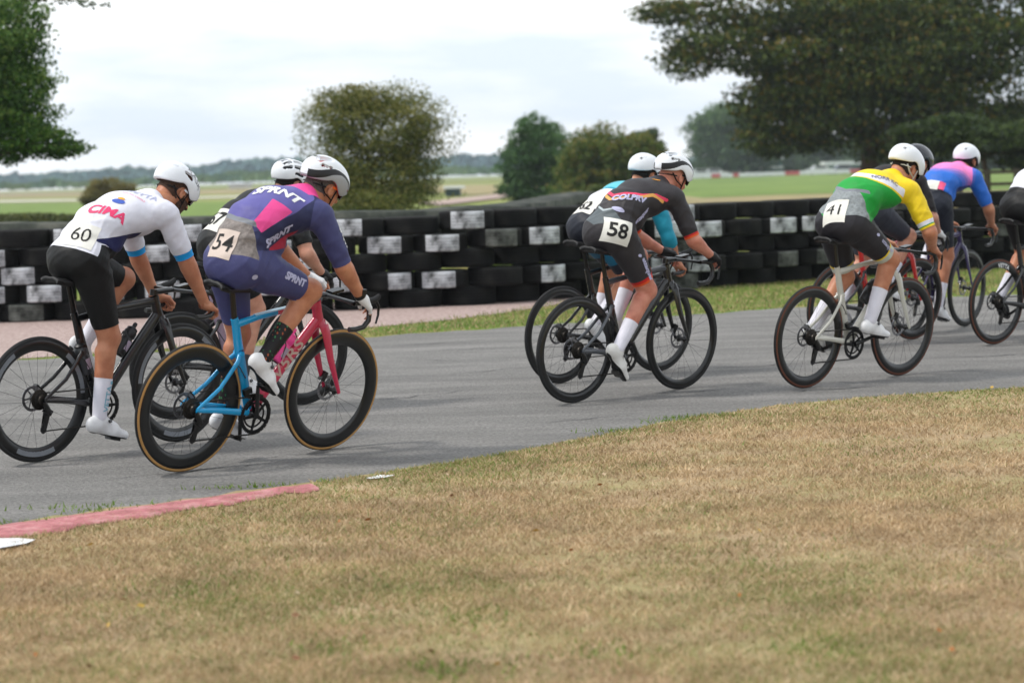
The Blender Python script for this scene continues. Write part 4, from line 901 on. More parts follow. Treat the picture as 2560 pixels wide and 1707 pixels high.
tree_at('tall_tree', 'tall round pale green tree beyond the green field', 1820, 330, [(1820, 320, 100, 75), (1790, 350, 75, 60), (1860, 350, 70, 60), (1830, 385, 90, 50), (1900, 390, 50, 40)], 22000, .32, [(58, 84, 60), (74, 100, 66), (92, 118, 70)], trunk=(6, .4), seed=9, gap=-.9, shell=.3)
for i, (px, d, rx, top, lab) in enumerate(((1750, 360, 75, 405, 'far dark hedgerow tree left of the tall round tree'), (1965, 380, 95, 350, 'far tree beside the green and white stand'), (2080, 370, 90, 335, 'far tree behind the white marquee'), (2240, 340, 120, 330, 'far dark tree behind the yellow rider'), (2420, 320, 130, 340, 'far dark tree behind the blue and pink rider'), (2600, 320, 130, 320, 'far dark tree at the right edge'))):
    zc = (top+445)/2; tree_at('field_tree', lab, px, d, [(px, zc, rx, (445-top)/2+6), (px-rx*.4, zc+8, rx*.6, (445-top)/2.4), (px+rx*.45, zc+6, rx*.55, (445-top)/2.3)], 7000, .36, [(44, 66, 46), (58, 82, 54), (76, 98, 60)], trunk=(4, .3), seed=20+i, gap=-1.2, group='far trees along the field edge', shell=.3)
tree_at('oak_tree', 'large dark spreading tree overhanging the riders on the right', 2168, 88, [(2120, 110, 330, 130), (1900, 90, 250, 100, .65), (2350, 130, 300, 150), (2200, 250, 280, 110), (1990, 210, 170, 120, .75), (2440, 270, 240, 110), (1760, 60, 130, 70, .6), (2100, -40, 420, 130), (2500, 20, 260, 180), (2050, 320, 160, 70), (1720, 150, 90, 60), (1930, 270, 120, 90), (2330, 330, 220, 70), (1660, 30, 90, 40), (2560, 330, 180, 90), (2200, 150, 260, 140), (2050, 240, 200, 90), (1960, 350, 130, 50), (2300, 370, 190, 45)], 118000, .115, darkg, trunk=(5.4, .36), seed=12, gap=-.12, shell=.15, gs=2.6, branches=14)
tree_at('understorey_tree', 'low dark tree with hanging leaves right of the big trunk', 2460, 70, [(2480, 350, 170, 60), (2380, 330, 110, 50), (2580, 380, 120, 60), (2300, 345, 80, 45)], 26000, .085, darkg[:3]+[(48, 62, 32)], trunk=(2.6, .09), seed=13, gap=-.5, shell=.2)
tree_at('leafy_tree', 'green tree reaching in from the left edge', -260, 36, [(-120, 130, 260, 190), (0, 330, 175, 85), (-60, 240, 200, 130), (90, 355, 110, 50), (20, 60, 110, 90), (165, 372, 60, 30), (60, 210, 90, 80), (40, 130, 80, 70)], 60000, .036, [(40, 66, 26), (60, 94, 36), (82, 116, 48), (112, 134, 60)], trunk=(2.4, .14), seed=14, gap=-.28, shell=.25, gs=2.4, branches=12)
tree_at('leafy_tree', 'thin leafy twigs hanging in at the top left', 60, 30, [(140, -8, 60, 22), (215, 12, 26, 14), (60, -20, 80, 30), (265, 14, 14, 8)], 900, .028, [(40, 58, 26), (66, 88, 42)], seed=15, gap=-.1, shell=.0)
for i, (px, d, w_, top) in enumerate(((60, 62, 130, 532), (300, 66, 120, 540), (640, 64, 130, 536), (1180, 44, 110, 522), (1440, 52, 90, 500))):
    tree_at('low_shrub', ['low dark scrub behind the tyres at the far left', 'low scrub behind rider 60', 'low scrub behind the indigo rider', 'low scrub right of the hawthorn bush', 'low scrub left of the teal rider'][i], px, d, [(px, top+14, w_, 15), (px-w_*.5, top+18, w_*.6, 12), (px+w_*.5, top+17, w_*.6, 13)], 6000, .05, [(48, 58, 30), (70, 78, 40), (96, 98, 54)], seed=50+i, cat='shrub', shell=.2, group='low scrub behind the tyre wall')
# distant wooded hills on the left and a low one in the middle
def wood(name, prof, d, cols, n, size, seed, depth=60):
    r = np.random.default_rng(seed); X = r.uniform(prof[0][0], prof[-1][0], n); top = np.interp(X, [p[0] for p in prof], [p[1] for p in prof]); bot = 478-.031*(X-0)-8; top = top+6*vn(X, X*0, .035, seed)*.5+2.5*vn(X, X*0, .12, seed+1)
    t = r.random(n)**.75; py = bot+(top-bot)*t; D = d+depth*(t-.3)+r.uniform(-8, 8, n); dv = np.outer(np.ones(n), _fw)+np.outer((X-1280)/FPX, _R)-np.outer((py-853.5)/FPX, _U); P = dv*(D/dv[:, 1])[:, None]+np.array([0, 0, CAM_H]); g = vn(X*.02, py*.05, 1.5, seed)+r.normal(0, .4, n)
    mats = [mat('wood_%d_%d_%d' % c, hexc(*c), .9, .1, .05) for c in cols]; k = np.clip((g+1.5)/3*len(cols), 0, len(cols)-1).astype(int); return link(name, leaf_mesh(name, P, size, mats, k, r), kind='stuff')
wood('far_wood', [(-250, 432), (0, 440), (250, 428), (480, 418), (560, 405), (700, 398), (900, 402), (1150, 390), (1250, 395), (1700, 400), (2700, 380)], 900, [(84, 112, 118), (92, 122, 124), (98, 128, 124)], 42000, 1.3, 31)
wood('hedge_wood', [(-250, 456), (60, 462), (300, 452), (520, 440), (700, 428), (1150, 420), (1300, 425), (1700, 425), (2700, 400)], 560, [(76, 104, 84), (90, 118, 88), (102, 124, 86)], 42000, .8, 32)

# buildings, barriers and cars on the far side of the field
def box_at(name, px0, px1, py0, py1, d, depth, m, parent=None, label=None, cat=None, dz=0):
    a = at_dist(px0, py0, d); b = at_dist(px1, py1, d); c = ((a.x+b.x)/2, d+depth/2, (a.z+b.z)/2); return MB().box((0, 0, 0), (abs(b.x-a.x), depth, abs(a.z-b.z))), c
wp = plain('white_sheet', (215, 218, 220), .6); gp_ = plain('green_board', (52, 96, 84), .6); redp = plain('barrier_red', (186, 92, 96), .5); dk = plain('dark_gap', (50, 54, 54), .8)
def thing_box(name, label, cat, parts, d, group=None):
    c0 = None; root = None
    for nm, x0, x1, y0, y1, dep, m, off in parts:
        mb, c = box_at(nm, x0, x1, y0, y1, d+off, dep, m)
        if root is None: root = empty(name, label, cat, group, Matrix.Translation((c[0], d, 0))); c0 = (c[0], d, 0)
        o = mb.build(nm, m, root, smooth=False); o.location = (c[0]-c0[0], c[1]-c0[1], c[2])
    return root
thing_box('race_stand', 'green and white two tier stand beyond the field', 'stand', [('wall', 1853, 1955, 398, 436, 6, gp_, 0), ('roof', 1850, 1958, 394, 399, 7, wp, -.5), ('balcony', 1851, 1957, 418, 421, 2, wp, -1.2)]+[('window', 1858+i*16, 1868+i*16, 402, 411, .4, dk, -.3) for i in range(6)], 335)
thing_box('marquee', 'low white topped marquee between the far trees', 'marquee', [('roof', 2062, 2152, 405, 411, 5, wp, 0), ('wall', 2066, 2148, 411, 424, 4, gp_, .5)], 335)
thing_box('shed', 'small white building in front of the distant wood', 'building', [('wall', 572, 618, 463, 471, 8, wp, 0), ('roof', 570, 620, 460, 463, 9, plain('roof_grey', (170, 172, 174), .6), -.4)], 420)
thing_box('shed', 'low dark blue grey shed behind the second barrier', 'building', [('wall', 1112, 1150, 470, 490, 4, plain('shed_blue', (56, 74, 84), .7), 0), ('roof', 1108, 1160, 467, 471, 5, wp, -.3)], 160)
xx = 1730; i = 0; rb = random.Random(3)
while xx < 2160:
    w_ = rb.choice((14, 18, 22)); yb = 446-(xx-1730)*.034; redd = rb.random() < .25
    thing_box('barrier_block', ('red' if redd else 'white')+' plastic barrier block in the row beyond the field', 'barrier', [('block', xx, xx+w_-1.5, yb-9, yb, 1.2, redp if redd else wp, 0)], 318, 'plastic barrier blocks beyond the field'); xx += w_; i += 1
for j, (cx, col_, nm) in enumerate(((1752, (190, 194, 198), 'silver'), (1785, (206, 208, 210), 'white'), (2050, (200, 202, 206), 'pale grey'), (2108, (90, 96, 108), 'slate'), (1835, (210, 210, 212), 'white hatchback'))):
    cm = plain('car_'+nm.replace(' ', '_'), col_, .3, coat=.5); d = 325+j; yb = 442-(cx-1730)*.034; p = at_dist(cx, yb, d); rt = empty('parked_car', 'tiny %s car parked behind the barrier blocks' % nm, 'car', 'cars parked beyond the field', Matrix.Translation((p.x, d, 0)))
    m = MB(); prof = [(-2.1, .35), (-2.1, .8), (-1.3, .95), (-.8, 1.42), (.7, 1.42), (1.3, .95), (2.1, .8), (2.1, .35)]; V = [(x, s*.85, z) for s in (-1, 1) for x, z in prof]; n = len(prof); F = [tuple(range(n)), tuple(range(n, 2*n))[::-1]]+[(i, i+n, (i+1) % n+n, (i+1) % n) for i in range(n)]; m.add(V, F); m.build('body', cm, rt, smooth=False)
    MB().box((0, -.86, 1.17), (1.5, .02, .36)).build('window', dk, rt, smooth=False)
    for x in (-1.35, 1.35): MB().lathe([(0, -.1), (.33, -.1), (.33, .1), (0, .1)], c=(x, -.80, .33), n=14).build('wheel', plain('tyre_rubber', (24, 24, 25), .75), rt)
# timber rail fence under the trees on the right
fm = mat('fence_timber', hexc(58, 52, 42), .85, .25, 8, .4, 30); F0 = empty('rail_fence', 'dark timber post and rail fence under the trees at right', 'fence', None, Matrix.Translation((12.6, 60, 0)))
a = at_dist(2400, 430, 60); b = at_dist(2680, 430, 60)
for i in range(5): x = a.x+(b.x-a.x)*i/4; MB().box((x-12.6, 0, .6), (.12, .12, 1.2)).build('post', fm, F0, smooth=False)
for z in (.45, .80, 1.12): MB().box(((a.x+b.x)/2-12.6, -.075, z), (b.x-a.x, .04, .09)).build('rail', fm, F0, smooth=False)
# air: thin haze round the whole place
# air: one closed box of thin pale haze round the whole place
hm = bpy.data.materials.new('haze_air'); hm.use_nodes = True; hn = hm.node_tree.nodes; hn.remove(hn['Principled BSDF']); hv_ = hn.new('ShaderNodeVolumePrincipled')
hv_.inputs['Color'].default_value = (.86, .93, 1, 1); hv_.inputs['Density'].default_value = .00026; hm.node_tree.links.new(hv_.outputs[0], hn['Material Output'].inputs['Volume'])
HB = MB().box((0, 700, 16), (2200, 1500, 36)); link('haze', HB.me('haze', hm, False), kind='stuff')

# cracks and tar seams in the old asphalt, and fallen leaves in the dry grass
tar = noise_mat('tar_seam', [hexc(64, 64, 66), hexc(88, 88, 90)], 8, bump=.4)
rc = random.Random(9)
def crack(px, py, L, w, ang):
    x, y = ground_pt(px, py); n = 26; V = []; F = []; a = ang
    for i in range(n+1):
        ww = w*rc.uniform(.35, 1)*math.sin(PI*(i+.3)/(n+.6)); a = ang+.5*math.sin(i*.7+px)+rc.uniform(-.35, .35); V += [(x-math.sin(a)*ww, y+math.cos(a)*ww, .0078), (x+math.sin(a)*ww, y-math.cos(a)*ww, .0078)]; x += math.cos(a)*L/n; y += math.sin(a)*L/n
    for i in range(n): F.append((i*2, i*2+1, i*2+3, i*2+2))
    return V, F
cm = MB()
for q in ((980, 868, 1.1, .012, .5), (1040, 880, .9, .01, .2), (1000, 900, .7, .008, -.6), (1120, 940, 1.3, .009, .6), (1480, 935, 1.2, .016, .35), (1760, 925, 1.4, .014, .3), (1560, 990, .9, .010, .25), (880, 1010, 1.2, .008, .7), (250, 1200, 1.0, .009, .4), (620, 1150, .9, .007, .5), (1880, 860, 1.5, .014, .4), (2300, 900, 1.6, .012, .1), (1330, 1060, .8, .008, .5), (1900, 985, 1.1, .01, .3)):
    V, F = crack(*q); cm.add(V, F)
cm.build('crack_seams', tar, smooth=False, kind='stuff')
lm = [mat('fallen_leaf_%d' % i, hexc(*c), .8, .2, 30) for i, c in enumerate(((150, 96, 50), (184, 150, 70), (120, 82, 56), (196, 172, 140)))]
pts = [ground_pt(*p) for p in ((1500, 1228), (2480, 980), (1130, 1255), (2470, 1225), (2380, 1648), (1900, 1345), (740, 1560), (310, 1520), (90, 1660), (1340, 1345))]+[(lambda Y: (rc.uniform(-.22, .22)*Y, Y))(rc.uniform(6.3, 12)) for _ in range(24)]
V = []; F = []; MI = []
for i, (x, y) in enumerate(pts):
    if y > yn(x)-.1 and i >= 10: continue
    a = rc.uniform(0, 6.28); s_ = rc.uniform(.008, .018); o = len(V); c_, d_ = math.cos(a)*s_, math.sin(a)*s_
    V += [(x-c_, y-d_, .030), (x+d_*.5, y-c_*.5, .040), (x+c_, y+d_, .034), (x-d_*.5, y+c_*.5, .026)]; F.append((o, o+1, o+2, o+3)); MI.append(i % 4)
link('fallen_leaves', mesh('fallen_leaves', V, F, lm, MI, smooth=False), kind='stuff')
# ------------------------------------------------------------------ riders' colours and kit
SKINS = {'fair': (hexc(176, 120, 98), hexc(206, 152, 128)), 'tan': (hexc(170, 108, 80), hexc(196, 136, 104)), 'ruddy': (hexc(176, 104, 84), hexc(206, 140, 118))}
SHOES = {'white': (222, 222, 224), 'black': (24, 24, 26), 'cream': (214, 212, 208)}
HAIRS = {'brown': (78, 56, 44), 'grey': (88, 82, 80), 'black': (26, 22, 22), 'dark': (36, 28, 24)}
HELM = {'white': (224, 227, 232), 'offwhite': (214, 216, 214), 'black': (24, 24, 26), 'dark': (40, 42, 50), 'red': (190, 40, 34), 'grey': (128, 130, 136), 'silver': (150, 152, 156), 'orange': (226, 96, 30), 'charcoal': (52, 54, 58), 'brownish': (60, 32, 26), 'pink': (236, 70, 150), 'lens': (60, 36, 24), 'sand': (190, 160, 150), 'lilac': (170, 170, 200), 'navy': (30, 34, 70), 'hotpink': (238, 60, 84), 'paleblue': (160, 190, 200)}
WALLS = {'black': (30, 30, 31), 'tan': (170, 128, 74), 'brown': (92, 50, 32)}
PAINT = {'black': (20, 20, 22), 'blue': (20, 150, 205), 'rose': (190, 44, 78), 'fade': (180, 214, 232), 'grey': (70, 74, 80), 'bone': (190, 188, 178), 'redbike': (190, 30, 26), 'purple': (46, 34, 84), 'lilac': (160, 140, 160)}
def one_piece(col, cfg): pass
def kit(jersey, shorts, sleeve=.20, hemL=.36, waist=None, jp=(), sp_=(), nkc=.035, suit=False, tlm=.02):
    """jersey and shorts as separate garments cut from the body surface"""
    def f(col, cfg):
        hz_ = cfg['hip'][1]
        def trunk(v): return np.minimum(sleeve-col(v, 'arm'), nkc-col(v, 'nk'))
        if suit: return [('skinsuit', lambda v: np.minimum(trunk(v), hemL-col(v, 'leg')), jersey, [(lambda v, g=g: g(v, col), k) for g, k in jp], .003)]
        w0 = (lambda v: waist(v, col)) if waist else (lambda v: col(v, 'w')-.10); wf = lambda v: np.minimum(np.where(col(v, 'arm') > -.01, .1, w0(v)), tlm-col(v, 'tl'))
        return [('shorts', lambda v: np.minimum(np.minimum(hemL-col(v, 'leg'), np.where(col(v, 'arm') > 0, -.05, .1)), np.minimum(.23-col(v, 'w'), .1)), shorts, [(lambda v, g=g: g(v, col), k) for g, k in sp_], .0022),
                ('jersey', lambda v: np.minimum(np.minimum(trunk(v), wf(v)), np.where(col(v, 'leg') > 0, np.minimum(.1, wf(v)), .1)), jersey, [(lambda v, g=g: g(v, col), k) for g, k in jp], .0048)]
    return f
def mn(*a):
    o = a[0]
    for b in a[1:]: o = np.minimum(o, b)
    return o
c_white = cloth('cloth_white', (220, 220, 230)); c_black = cloth('cloth_black', (12, 12, 13)); c_sock = cloth('cloth_sock_white', (218, 216, 226)); c_navy = cloth('cloth_navy', (28, 32, 78)); c_cyan = cloth('cloth_cyan', (20, 150, 220))
def mesh_fabric(name, c): return mat(name, hexc(*c), .6, .25, 60, .7, 30)

def dash_cloth():
    """black knit with rows of small green and orange dashes"""
    m = cloth('cloth_sock_dashes', (24, 20, 22)); n = m.node_tree.nodes; L = m.node_tree.links; t = n.new('ShaderNodeTexCoord'); mp = n.new('ShaderNodeMapping'); mp.inputs['Rotation'].default_value = (0, .7, 0); mp.inputs['Scale'].default_value = (62, 62, 30)
    v = n.new('ShaderNodeTexVoronoi'); v.inputs['Randomness'].default_value = .15; v.inputs['Scale'].default_value = 1; L.new(t.outputs['Object'], mp.inputs[0]); L.new(mp.outputs[0], v.inputs['Vector'])
    c = n.new('ShaderNodeMath'); c.operation = 'LESS_THAN'; c.inputs[1].default_value = .28; L.new(v.outputs['Distance'], c.inputs[0]); r = n.new('ShaderNodeValToRGB'); r.color_ramp.interpolation = 'CONSTANT'; e = r.color_ramp.elements; e[0].color = (*hexc(46, 120, 70), 1); e[1].position = .5; e[1].color = (*hexc(150, 74, 40), 1)
    L.new(v.outputs['Color'], r.inputs[0]); b = n['Principled BSDF']; base = b.inputs['Base Color'].links[0].from_socket; mx_ = n.new('ShaderNodeMixRGB'); L.new(c.outputs[0], mx_.inputs[0]); L.new(base, mx_.inputs[1]); L.new(r.outputs[0], mx_.inputs[2]); L.new(mx_.outputs[0], b.inputs['Base Color']); return m
RIDERS = {}
# rider 60: white jersey, black shorts, black bicycle
RIDERS['A'] = dict(label='cyclist numbered 60 in a white jersey with blue cuffs and black shorts', skin='tan', hip=(0.249, 1.097), sh=(.735, 1.325), bulge=.076, head=(.965, 1.435), pitch=38, yaw=-4, crank=-88, footr=14, footl=55, handr=(1.005, .205, .80), handl=(.985, .20, .815), sloper=-.02, slopel=-.02, curlr=1.45, curll=1.45,
    garments=kit([c_white, c_cyan, c_navy], [c_black], sleeve=.262, hemL=.375, tlm=.3, waist=lambda v, c: np.minimum(v[:, 2]-np.interp(v[:, 0], [-.02, .085, .255, .305, .42, .6], [1.215, 1.186, 1.108, 1.168, 1.13, 1.1]), .02-c(v, 'tl')+np.where(v[:, 0] < .33, .3, 0)),
        jp=[(lambda v, c: c(v, 'arm')-.222, 1), (lambda v, c: mn(1.20+.1*(v[:, 0]-.33)-v[:, 2], np.where(c(v, 'arm') > 0, -.1, .1), v[:, 0]-.28, .60-v[:, 0], -.015-c(v, 'tl')), 2)]),
    sock=(c_sock, .215), shoe='white', glove=None, hair='brown', beard=True, helmet='kask', helm_cols=('white', 'brownish', 'black'), glasses=('white', 'lens'),
    htext=[('KASK', (.018, -.082, .098), (.45, .3, .8), (.85, 0, -.5), .056, 'charcoal')])
# rider in indigo and pink skinsuit
ind = cloth('cloth_indigo', (62, 64, 108)); indl = cloth('cloth_violet', (92, 88, 152)); indd = cloth('cloth_deep_navy', (38, 42, 78)); pnk = cloth('cloth_pink', (222, 72, 142)); crm = cloth('cloth_crimson', (150, 26, 54)); gband = cloth('band_grey', (120, 124, 132)); msh = mesh_fabric('pocket_mesh', (120, 112, 108))
RIDERS['B'] = dict(label='cyclist in an indigo and pink skinsuit with white gloves on the blue and red bicycle', skin='tan', hip=(0.200, 1.102), sh=(.60, 1.355), head=(.775, 1.47), pitch=28, yaw=-6, bulge=.095, crank=98, footr=43, footl=20, handr=(.925, .213, .905), handl=(.92, .205, .92), sloper=-.7, curlr=.62, curll=.7, knee_out=.02,
    garments=kit([indl, ind, indd, pnk, crm, pnk, gband, msh], None, sleeve=.275, hemL=.355, suit=True, jp=[
        (lambda v, c: c(v, 'ta')+.005, 1), (lambda v, c: c(v, 'tl'), 1), (lambda v, c: .17+.12*np.abs(v[:, 1])-c(v, 'w'), 1),
        (lambda v, c: mn(1.276+.47*(v[:, 0]-.236)-v[:, 2], v[:, 0]-.20, -c(v, 'ta'), -.01-c(v, 'tl')), 2),
        (lambda v, c: poly3(v, [(.345, -.094, 1.434), (.411, -.173, 1.374), (.236, -.156, 1.276), (.203, -.127, 1.33)], (-.4, -.75, .5)), 3), (lambda v, c: mn(c(v, 'u')-.49, -c(v, 'ta')-.01, .10-np.abs(v[:, 1])+.25*(v[:, 0]-.5), v[:, 2]-1.40), 5),
        (lambda v, c: mn(1.188+.55*(v[:, 0]-.31)-v[:, 2], v[:, 0]-.285, .475-v[:, 0], -c(v, 'ta'), -.012-c(v, 'tl')), 4),
        (lambda v, c: mn(c(v, 'w')+.05-.45*np.abs(v[:, 1]), .165+.12*np.abs(v[:, 1])-c(v, 'w'), .185-np.abs(v[:, 1]), .215-v[:, 0]), 7), (lambda v, c: mn(.013-np.abs(c(v, 'w')-.170-.12*np.abs(v[:, 1])), .23-v[:, 0]), 6)]),
    sock=(dash_cloth(), .20), shoe='white', glove=('white', False), hair='grey', helmet='belt', helm_cols=('white', 'red', 'black'), cheek='silver', glasses=('orange', 'lens'))
RIDERS['C'] = dict(label='cyclist numbered 67 in a black jersey mostly hidden behind the indigo and pink rider', skin='fair', hip=(0.300, 1.100), sh=(.72, 1.32), bulge=.055, head=(.845, 1.465), pitch=20, crank=-55, footr=12, footl=35, handr=(.945, .205, .90), handl=(.95, .20, .91),
    garments=kit([c_black], [c_black], sleeve=.235, hemL=.345), sock=(cloth('cloth_sock_grey', (60, 60, 64)), .15), shoe='white', glove=('black', False), hair='dark', helmet='vents', helm_cols=('white', 'charcoal', 'black'), res=.011)
chc = cloth('cloth_charcoal', (46, 43, 46)); grey2 = cloth('cloth_pocket_grey', (84, 92, 96)); lg = cloth('cloth_piping', (168, 178, 182)); st1 = cloth('cloth_stripe_pink', (222, 62, 96)); st2 = cloth('cloth_stripe_gold', (216, 160, 84)); org = cloth('cloth_orange', (214, 84, 30)); rdo = cloth('cloth_red_hem', (190, 34, 26))
def d_band(v, back):
    L = []
    for p in D_LINE:
        q = p-np.array([back, 0, 0]); d = np.hypot(v[:, 0]-q[0], v[:, 1]-q[1])+.35*np.abs(v[:, 2]-q[2])+np.where(v[:, 5] < -.2, .2, 0); L.append(v[d.argmin(), :3])
    return .0105-seg_param(v[:, :3], L, [0]*9)[0]
D_LINE = np.array([(.585, -.19, 1.257), (.509, -.171, 1.341), (.42, -.135, 1.376), (.335, -.075, 1.395), (.300, 0, 1.405), (.335, .075, 1.395), (.42, .135, 1.376), (.509, .171, 1.341), (.585, .19, 1.257)])
def f_str(v): return v[:, 0]-.395-.14*(np.abs(v[:, 1])-.023)-1.64*(1.396-v[:, 2])
RIDERS['D'] = dict(label='cyclist numbered 58 in a charcoal skinsuit with a pink and gold stripe and orange hems', skin='ruddy', hip=(0.244, 1.092), sh=(.672, 1.305), bulge=.062, head=(.855, 1.43), pitch=24, yaw=-3, crank=-150, footr=50, footl=22, handr=(1.0, .215, .915), handl=(.985, .20, .905), elbow_out=.4,
    garments=kit([chc, grey2, lg, st1, st2, org, rdo], None, sleeve=.27, hemL=.365, suit=True, jp=[
        (lambda v, c: mn(c(v, 'w')+.03-.35*np.abs(v[:, 1]), .085+.42*np.abs(v[:, 1])-c(v, 'w'), .19-np.abs(v[:, 1]), .235-v[:, 0]), 1), (lambda v, c: mn(.007-np.abs(c(v, 'w')-.089-.42*np.abs(v[:, 1])), .245-v[:, 0]), 2),
        (lambda v, c: d_band(v, 0), 3), (lambda v, c: d_band(v, .026), 4),
        (lambda v, c: c(v, 'arm')-.245, 5), (lambda v, c: c(v, 'leg')-.335, 5), (lambda v, c: mn(c(v, 'arm')-.245, .258-c(v, 'arm')), 6), (lambda v, c: mn(c(v, 'leg')-.33, .350-c(v, 'leg')), 6)]),
    sock=(c_sock, .20), shoe='cream', glove=('black', False), hair=None, helmet='belt', helm_cols=('white', 'black', 'black'), cheek='white', glasses=('black', 'black'))
teal = cloth('cloth_teal', (26, 140, 165)); teall = cloth('cloth_pale_teal', (90, 180, 195)); nvb = cloth('cloth_navy_black', (26, 30, 42)); tshort = cloth('cloth_teal_dark', (16, 96, 128))
RIDERS['E'] = dict(label='cyclist in a teal and white jersey mostly hidden behind the charcoal rider 58', skin='tan', hip=(0.254, 1.092), sh=(.72, 1.285), bulge=.04, head=(.83, 1.435), pitch=22, crank=-178, footr=42, footl=8, handr=(.945, .205, .80), handl=(.93, .20, .92), dropr=True, curlr=1.4,
    garments=kit([teal, teall, c_white], [nvb, tshort], sleeve=.36, hemL=.355, waist=lambda v, c: c(v, 'w')-.09, jp=[(lambda v, c: mn(c(v, 'u')-.30, .38-c(v, 'u'), np.where(c(v, 'arm') > -.01, -.1, .1)), 1), (lambda v, c: mn(.275-c(v, 'u'), np.where(c(v, 'arm') > -.01, -.1, .1)), 2)], sp_=[(lambda v, c: mn(c(v, 'leg')-.10, .27-c(v, 'leg')), 1)]),
    sock=(c_sock, .20), shoe='white', glove=None, hair='dark', helmet='aero', helm_cols=('white', 'charcoal', 'black'), res=.011)
yel = cloth('cloth_yellow', (232, 200, 30)); grn = cloth('cloth_green', (22, 148, 56)); fsh = cloth('cloth_graphite', (36, 34, 39)); mgrey = mesh_fabric('pocket_mesh_grey', (130, 136, 138)); refl = cloth('cloth_reflective', (190, 194, 182))
RIDERS['F'] = dict(label='cyclist in a yellow and green jersey and white helmet on the off white bicycle', skin='tan', hip=(0.249, 1.092), sh=(.725, 1.30), head=(.915, 1.435), pitch=32, w=1.05, yaw=-3, crank=14, footr=10, footl=32, handr=(.985, .21, .90), handl=(.975, .205, .905), limb=1.05, elbow_out=.7,
    garments=kit([grn, yel, c_white, mgrey, gband, yel], [fsh, refl, yel], sleeve=.265, hemL=.37, waist=lambda v, c: c(v, 'w')+.035-.62*np.maximum(np.abs(v[:, 1])-.05, 0), jp=[
        (lambda v, c: f_str(v)+.022, 1), (lambda v, c: c(v, 'ta')+.004, 1), (lambda v, c: mn(f_str(v), .088-f_str(v), -c(v, 'ta')-.004, .205-np.abs(v[:, 1])), 2), (lambda v, c: c(v, 'arm')-.215, 2), (lambda v, c: mn(c(v, 'arm')-.248, .3-c(v, 'arm')), 1), (lambda v, c: mn(c(v, 'arm')-.242, .25-c(v, 'arm')), 0),
        (lambda v, c: mn(.18+.3*np.abs(v[:, 1])-c(v, 'w'), .315-v[:, 0], c(v, 'w')+.3*(.2-v[:, 0])), 3), (lambda v, c: mn(.012-np.abs(c(v, 'w')-.185-.3*np.abs(v[:, 1])), .36-v[:, 0]), 4)],
        sp_=[(lambda v, c: c(v, 'leg')-.315, 1), (lambda v, c: mn(c(v, 'leg')-.315, .328-c(v, 'leg')), 2)]),
    sock=(c_sock, .225), shoe='white', glove=None, hair='dark', helmet='aero', helm_cols=('white', 'charcoal', 'black'), strap='offwhite')
RIDERS['G'] = dict(label='cyclist in black long sleeves and dark helmet hidden behind the yellow and green rider', skin='fair', hip=(0.264, 1.102), sh=(.69, 1.335), head=(.90, 1.465), pitch=20, crank=38, footr=18, footl=25, handr=(.955, .205, .915), handl=(.95, .20, .91),
    garments=kit([cloth('cloth_black_warm', (30, 24, 26))], [cloth('cloth_slate', (44, 46, 56))], sleeve=.52, hemL=.37), sock=(c_sock, .20), shoe='white', glove=('white', True), hair='dark', helmet='aero', helm_cols=('dark', 'black', 'black'), res=.012)
blu = cloth('cloth_blue', (40, 104, 196)); blud = cloth('cloth_blue_deep', (30, 52, 120)); pk2 = cloth('cloth_light_pink', (232, 128, 190)); lav = cloth('cloth_lavender', (124, 110, 186)); pk3 = cloth('cloth_coral_pink', (232, 90, 130))
def h_str(v): return v[:, 0]-.33-.55*np.abs(v[:, 1])-.9*(1.407-v[:, 2])
RIDERS['H'] = dict(label='cyclist in a blue jersey fading to pink at the shoulders, second from the right edge', skin='tan', hip=(0.264, 1.102), sh=(.71, 1.33), head=(.90, 1.465), pitch=14, crank=-110, footr=16, footl=35, handr=(1.0, .21, .905), handl=(.99, .205, .905), res=.011,
    garments=kit([blu, lav, pk2, blud, pk3, cloth('cloth_blue_violet', (84, 106, 196)), cloth('cloth_orchid', (176, 118, 190))], [nvb], sleeve=.25, hemL=.36, jp=[(lambda v, c: mn(h_str(v)+.02, .03-c(v, 'ta')), 5), (lambda v, c: mn(h_str(v)-.02, -c(v, 'ta')), 1), (lambda v, c: mn(h_str(v)-.055, -c(v, 'ta')), 6), (lambda v, c: mn(h_str(v)-.09, -c(v, 'ta')), 2), (lambda v, c: mn(1.20+.1*v[:, 0]-v[:, 2], -c(v, 'ta'), c(v, 'u')-.25), 3), (lambda v, c: poly3(v, [(.25, -.06, 1.335), (.31, -.13, 1.29), (.20, -.15, 1.20), (.12, -.08, 1.23)], (-.5, -.6, .6)), 4)]),
    sock=(c_sock, .20), shoe='white', glove=None, hair='dark', helmet='aero', helm_cols=('white', 'charcoal', 'black'))
RIDERS['I'] = dict(label='cyclist in white and teal jersey and black shorts, cut off at right edge', skin='tan', hip=(0.254, 1.097), sh=(.71, 1.32), head=(.90, 1.455), pitch=24, crank=22, footr=12, footl=35, handr=(.985, .21, .905), handl=(.975, .205, .905), res=.011,
    garments=kit([c_white, teall], [c_black], sleeve=.26, hemL=.37, jp=[(lambda v, c: c(v, 'u')-.34, 1)]), sock=(c_sock, .20), shoe='black', glove=None, hair='dark', helmet='aero', helm_cols=('white', 'charcoal', 'black'))
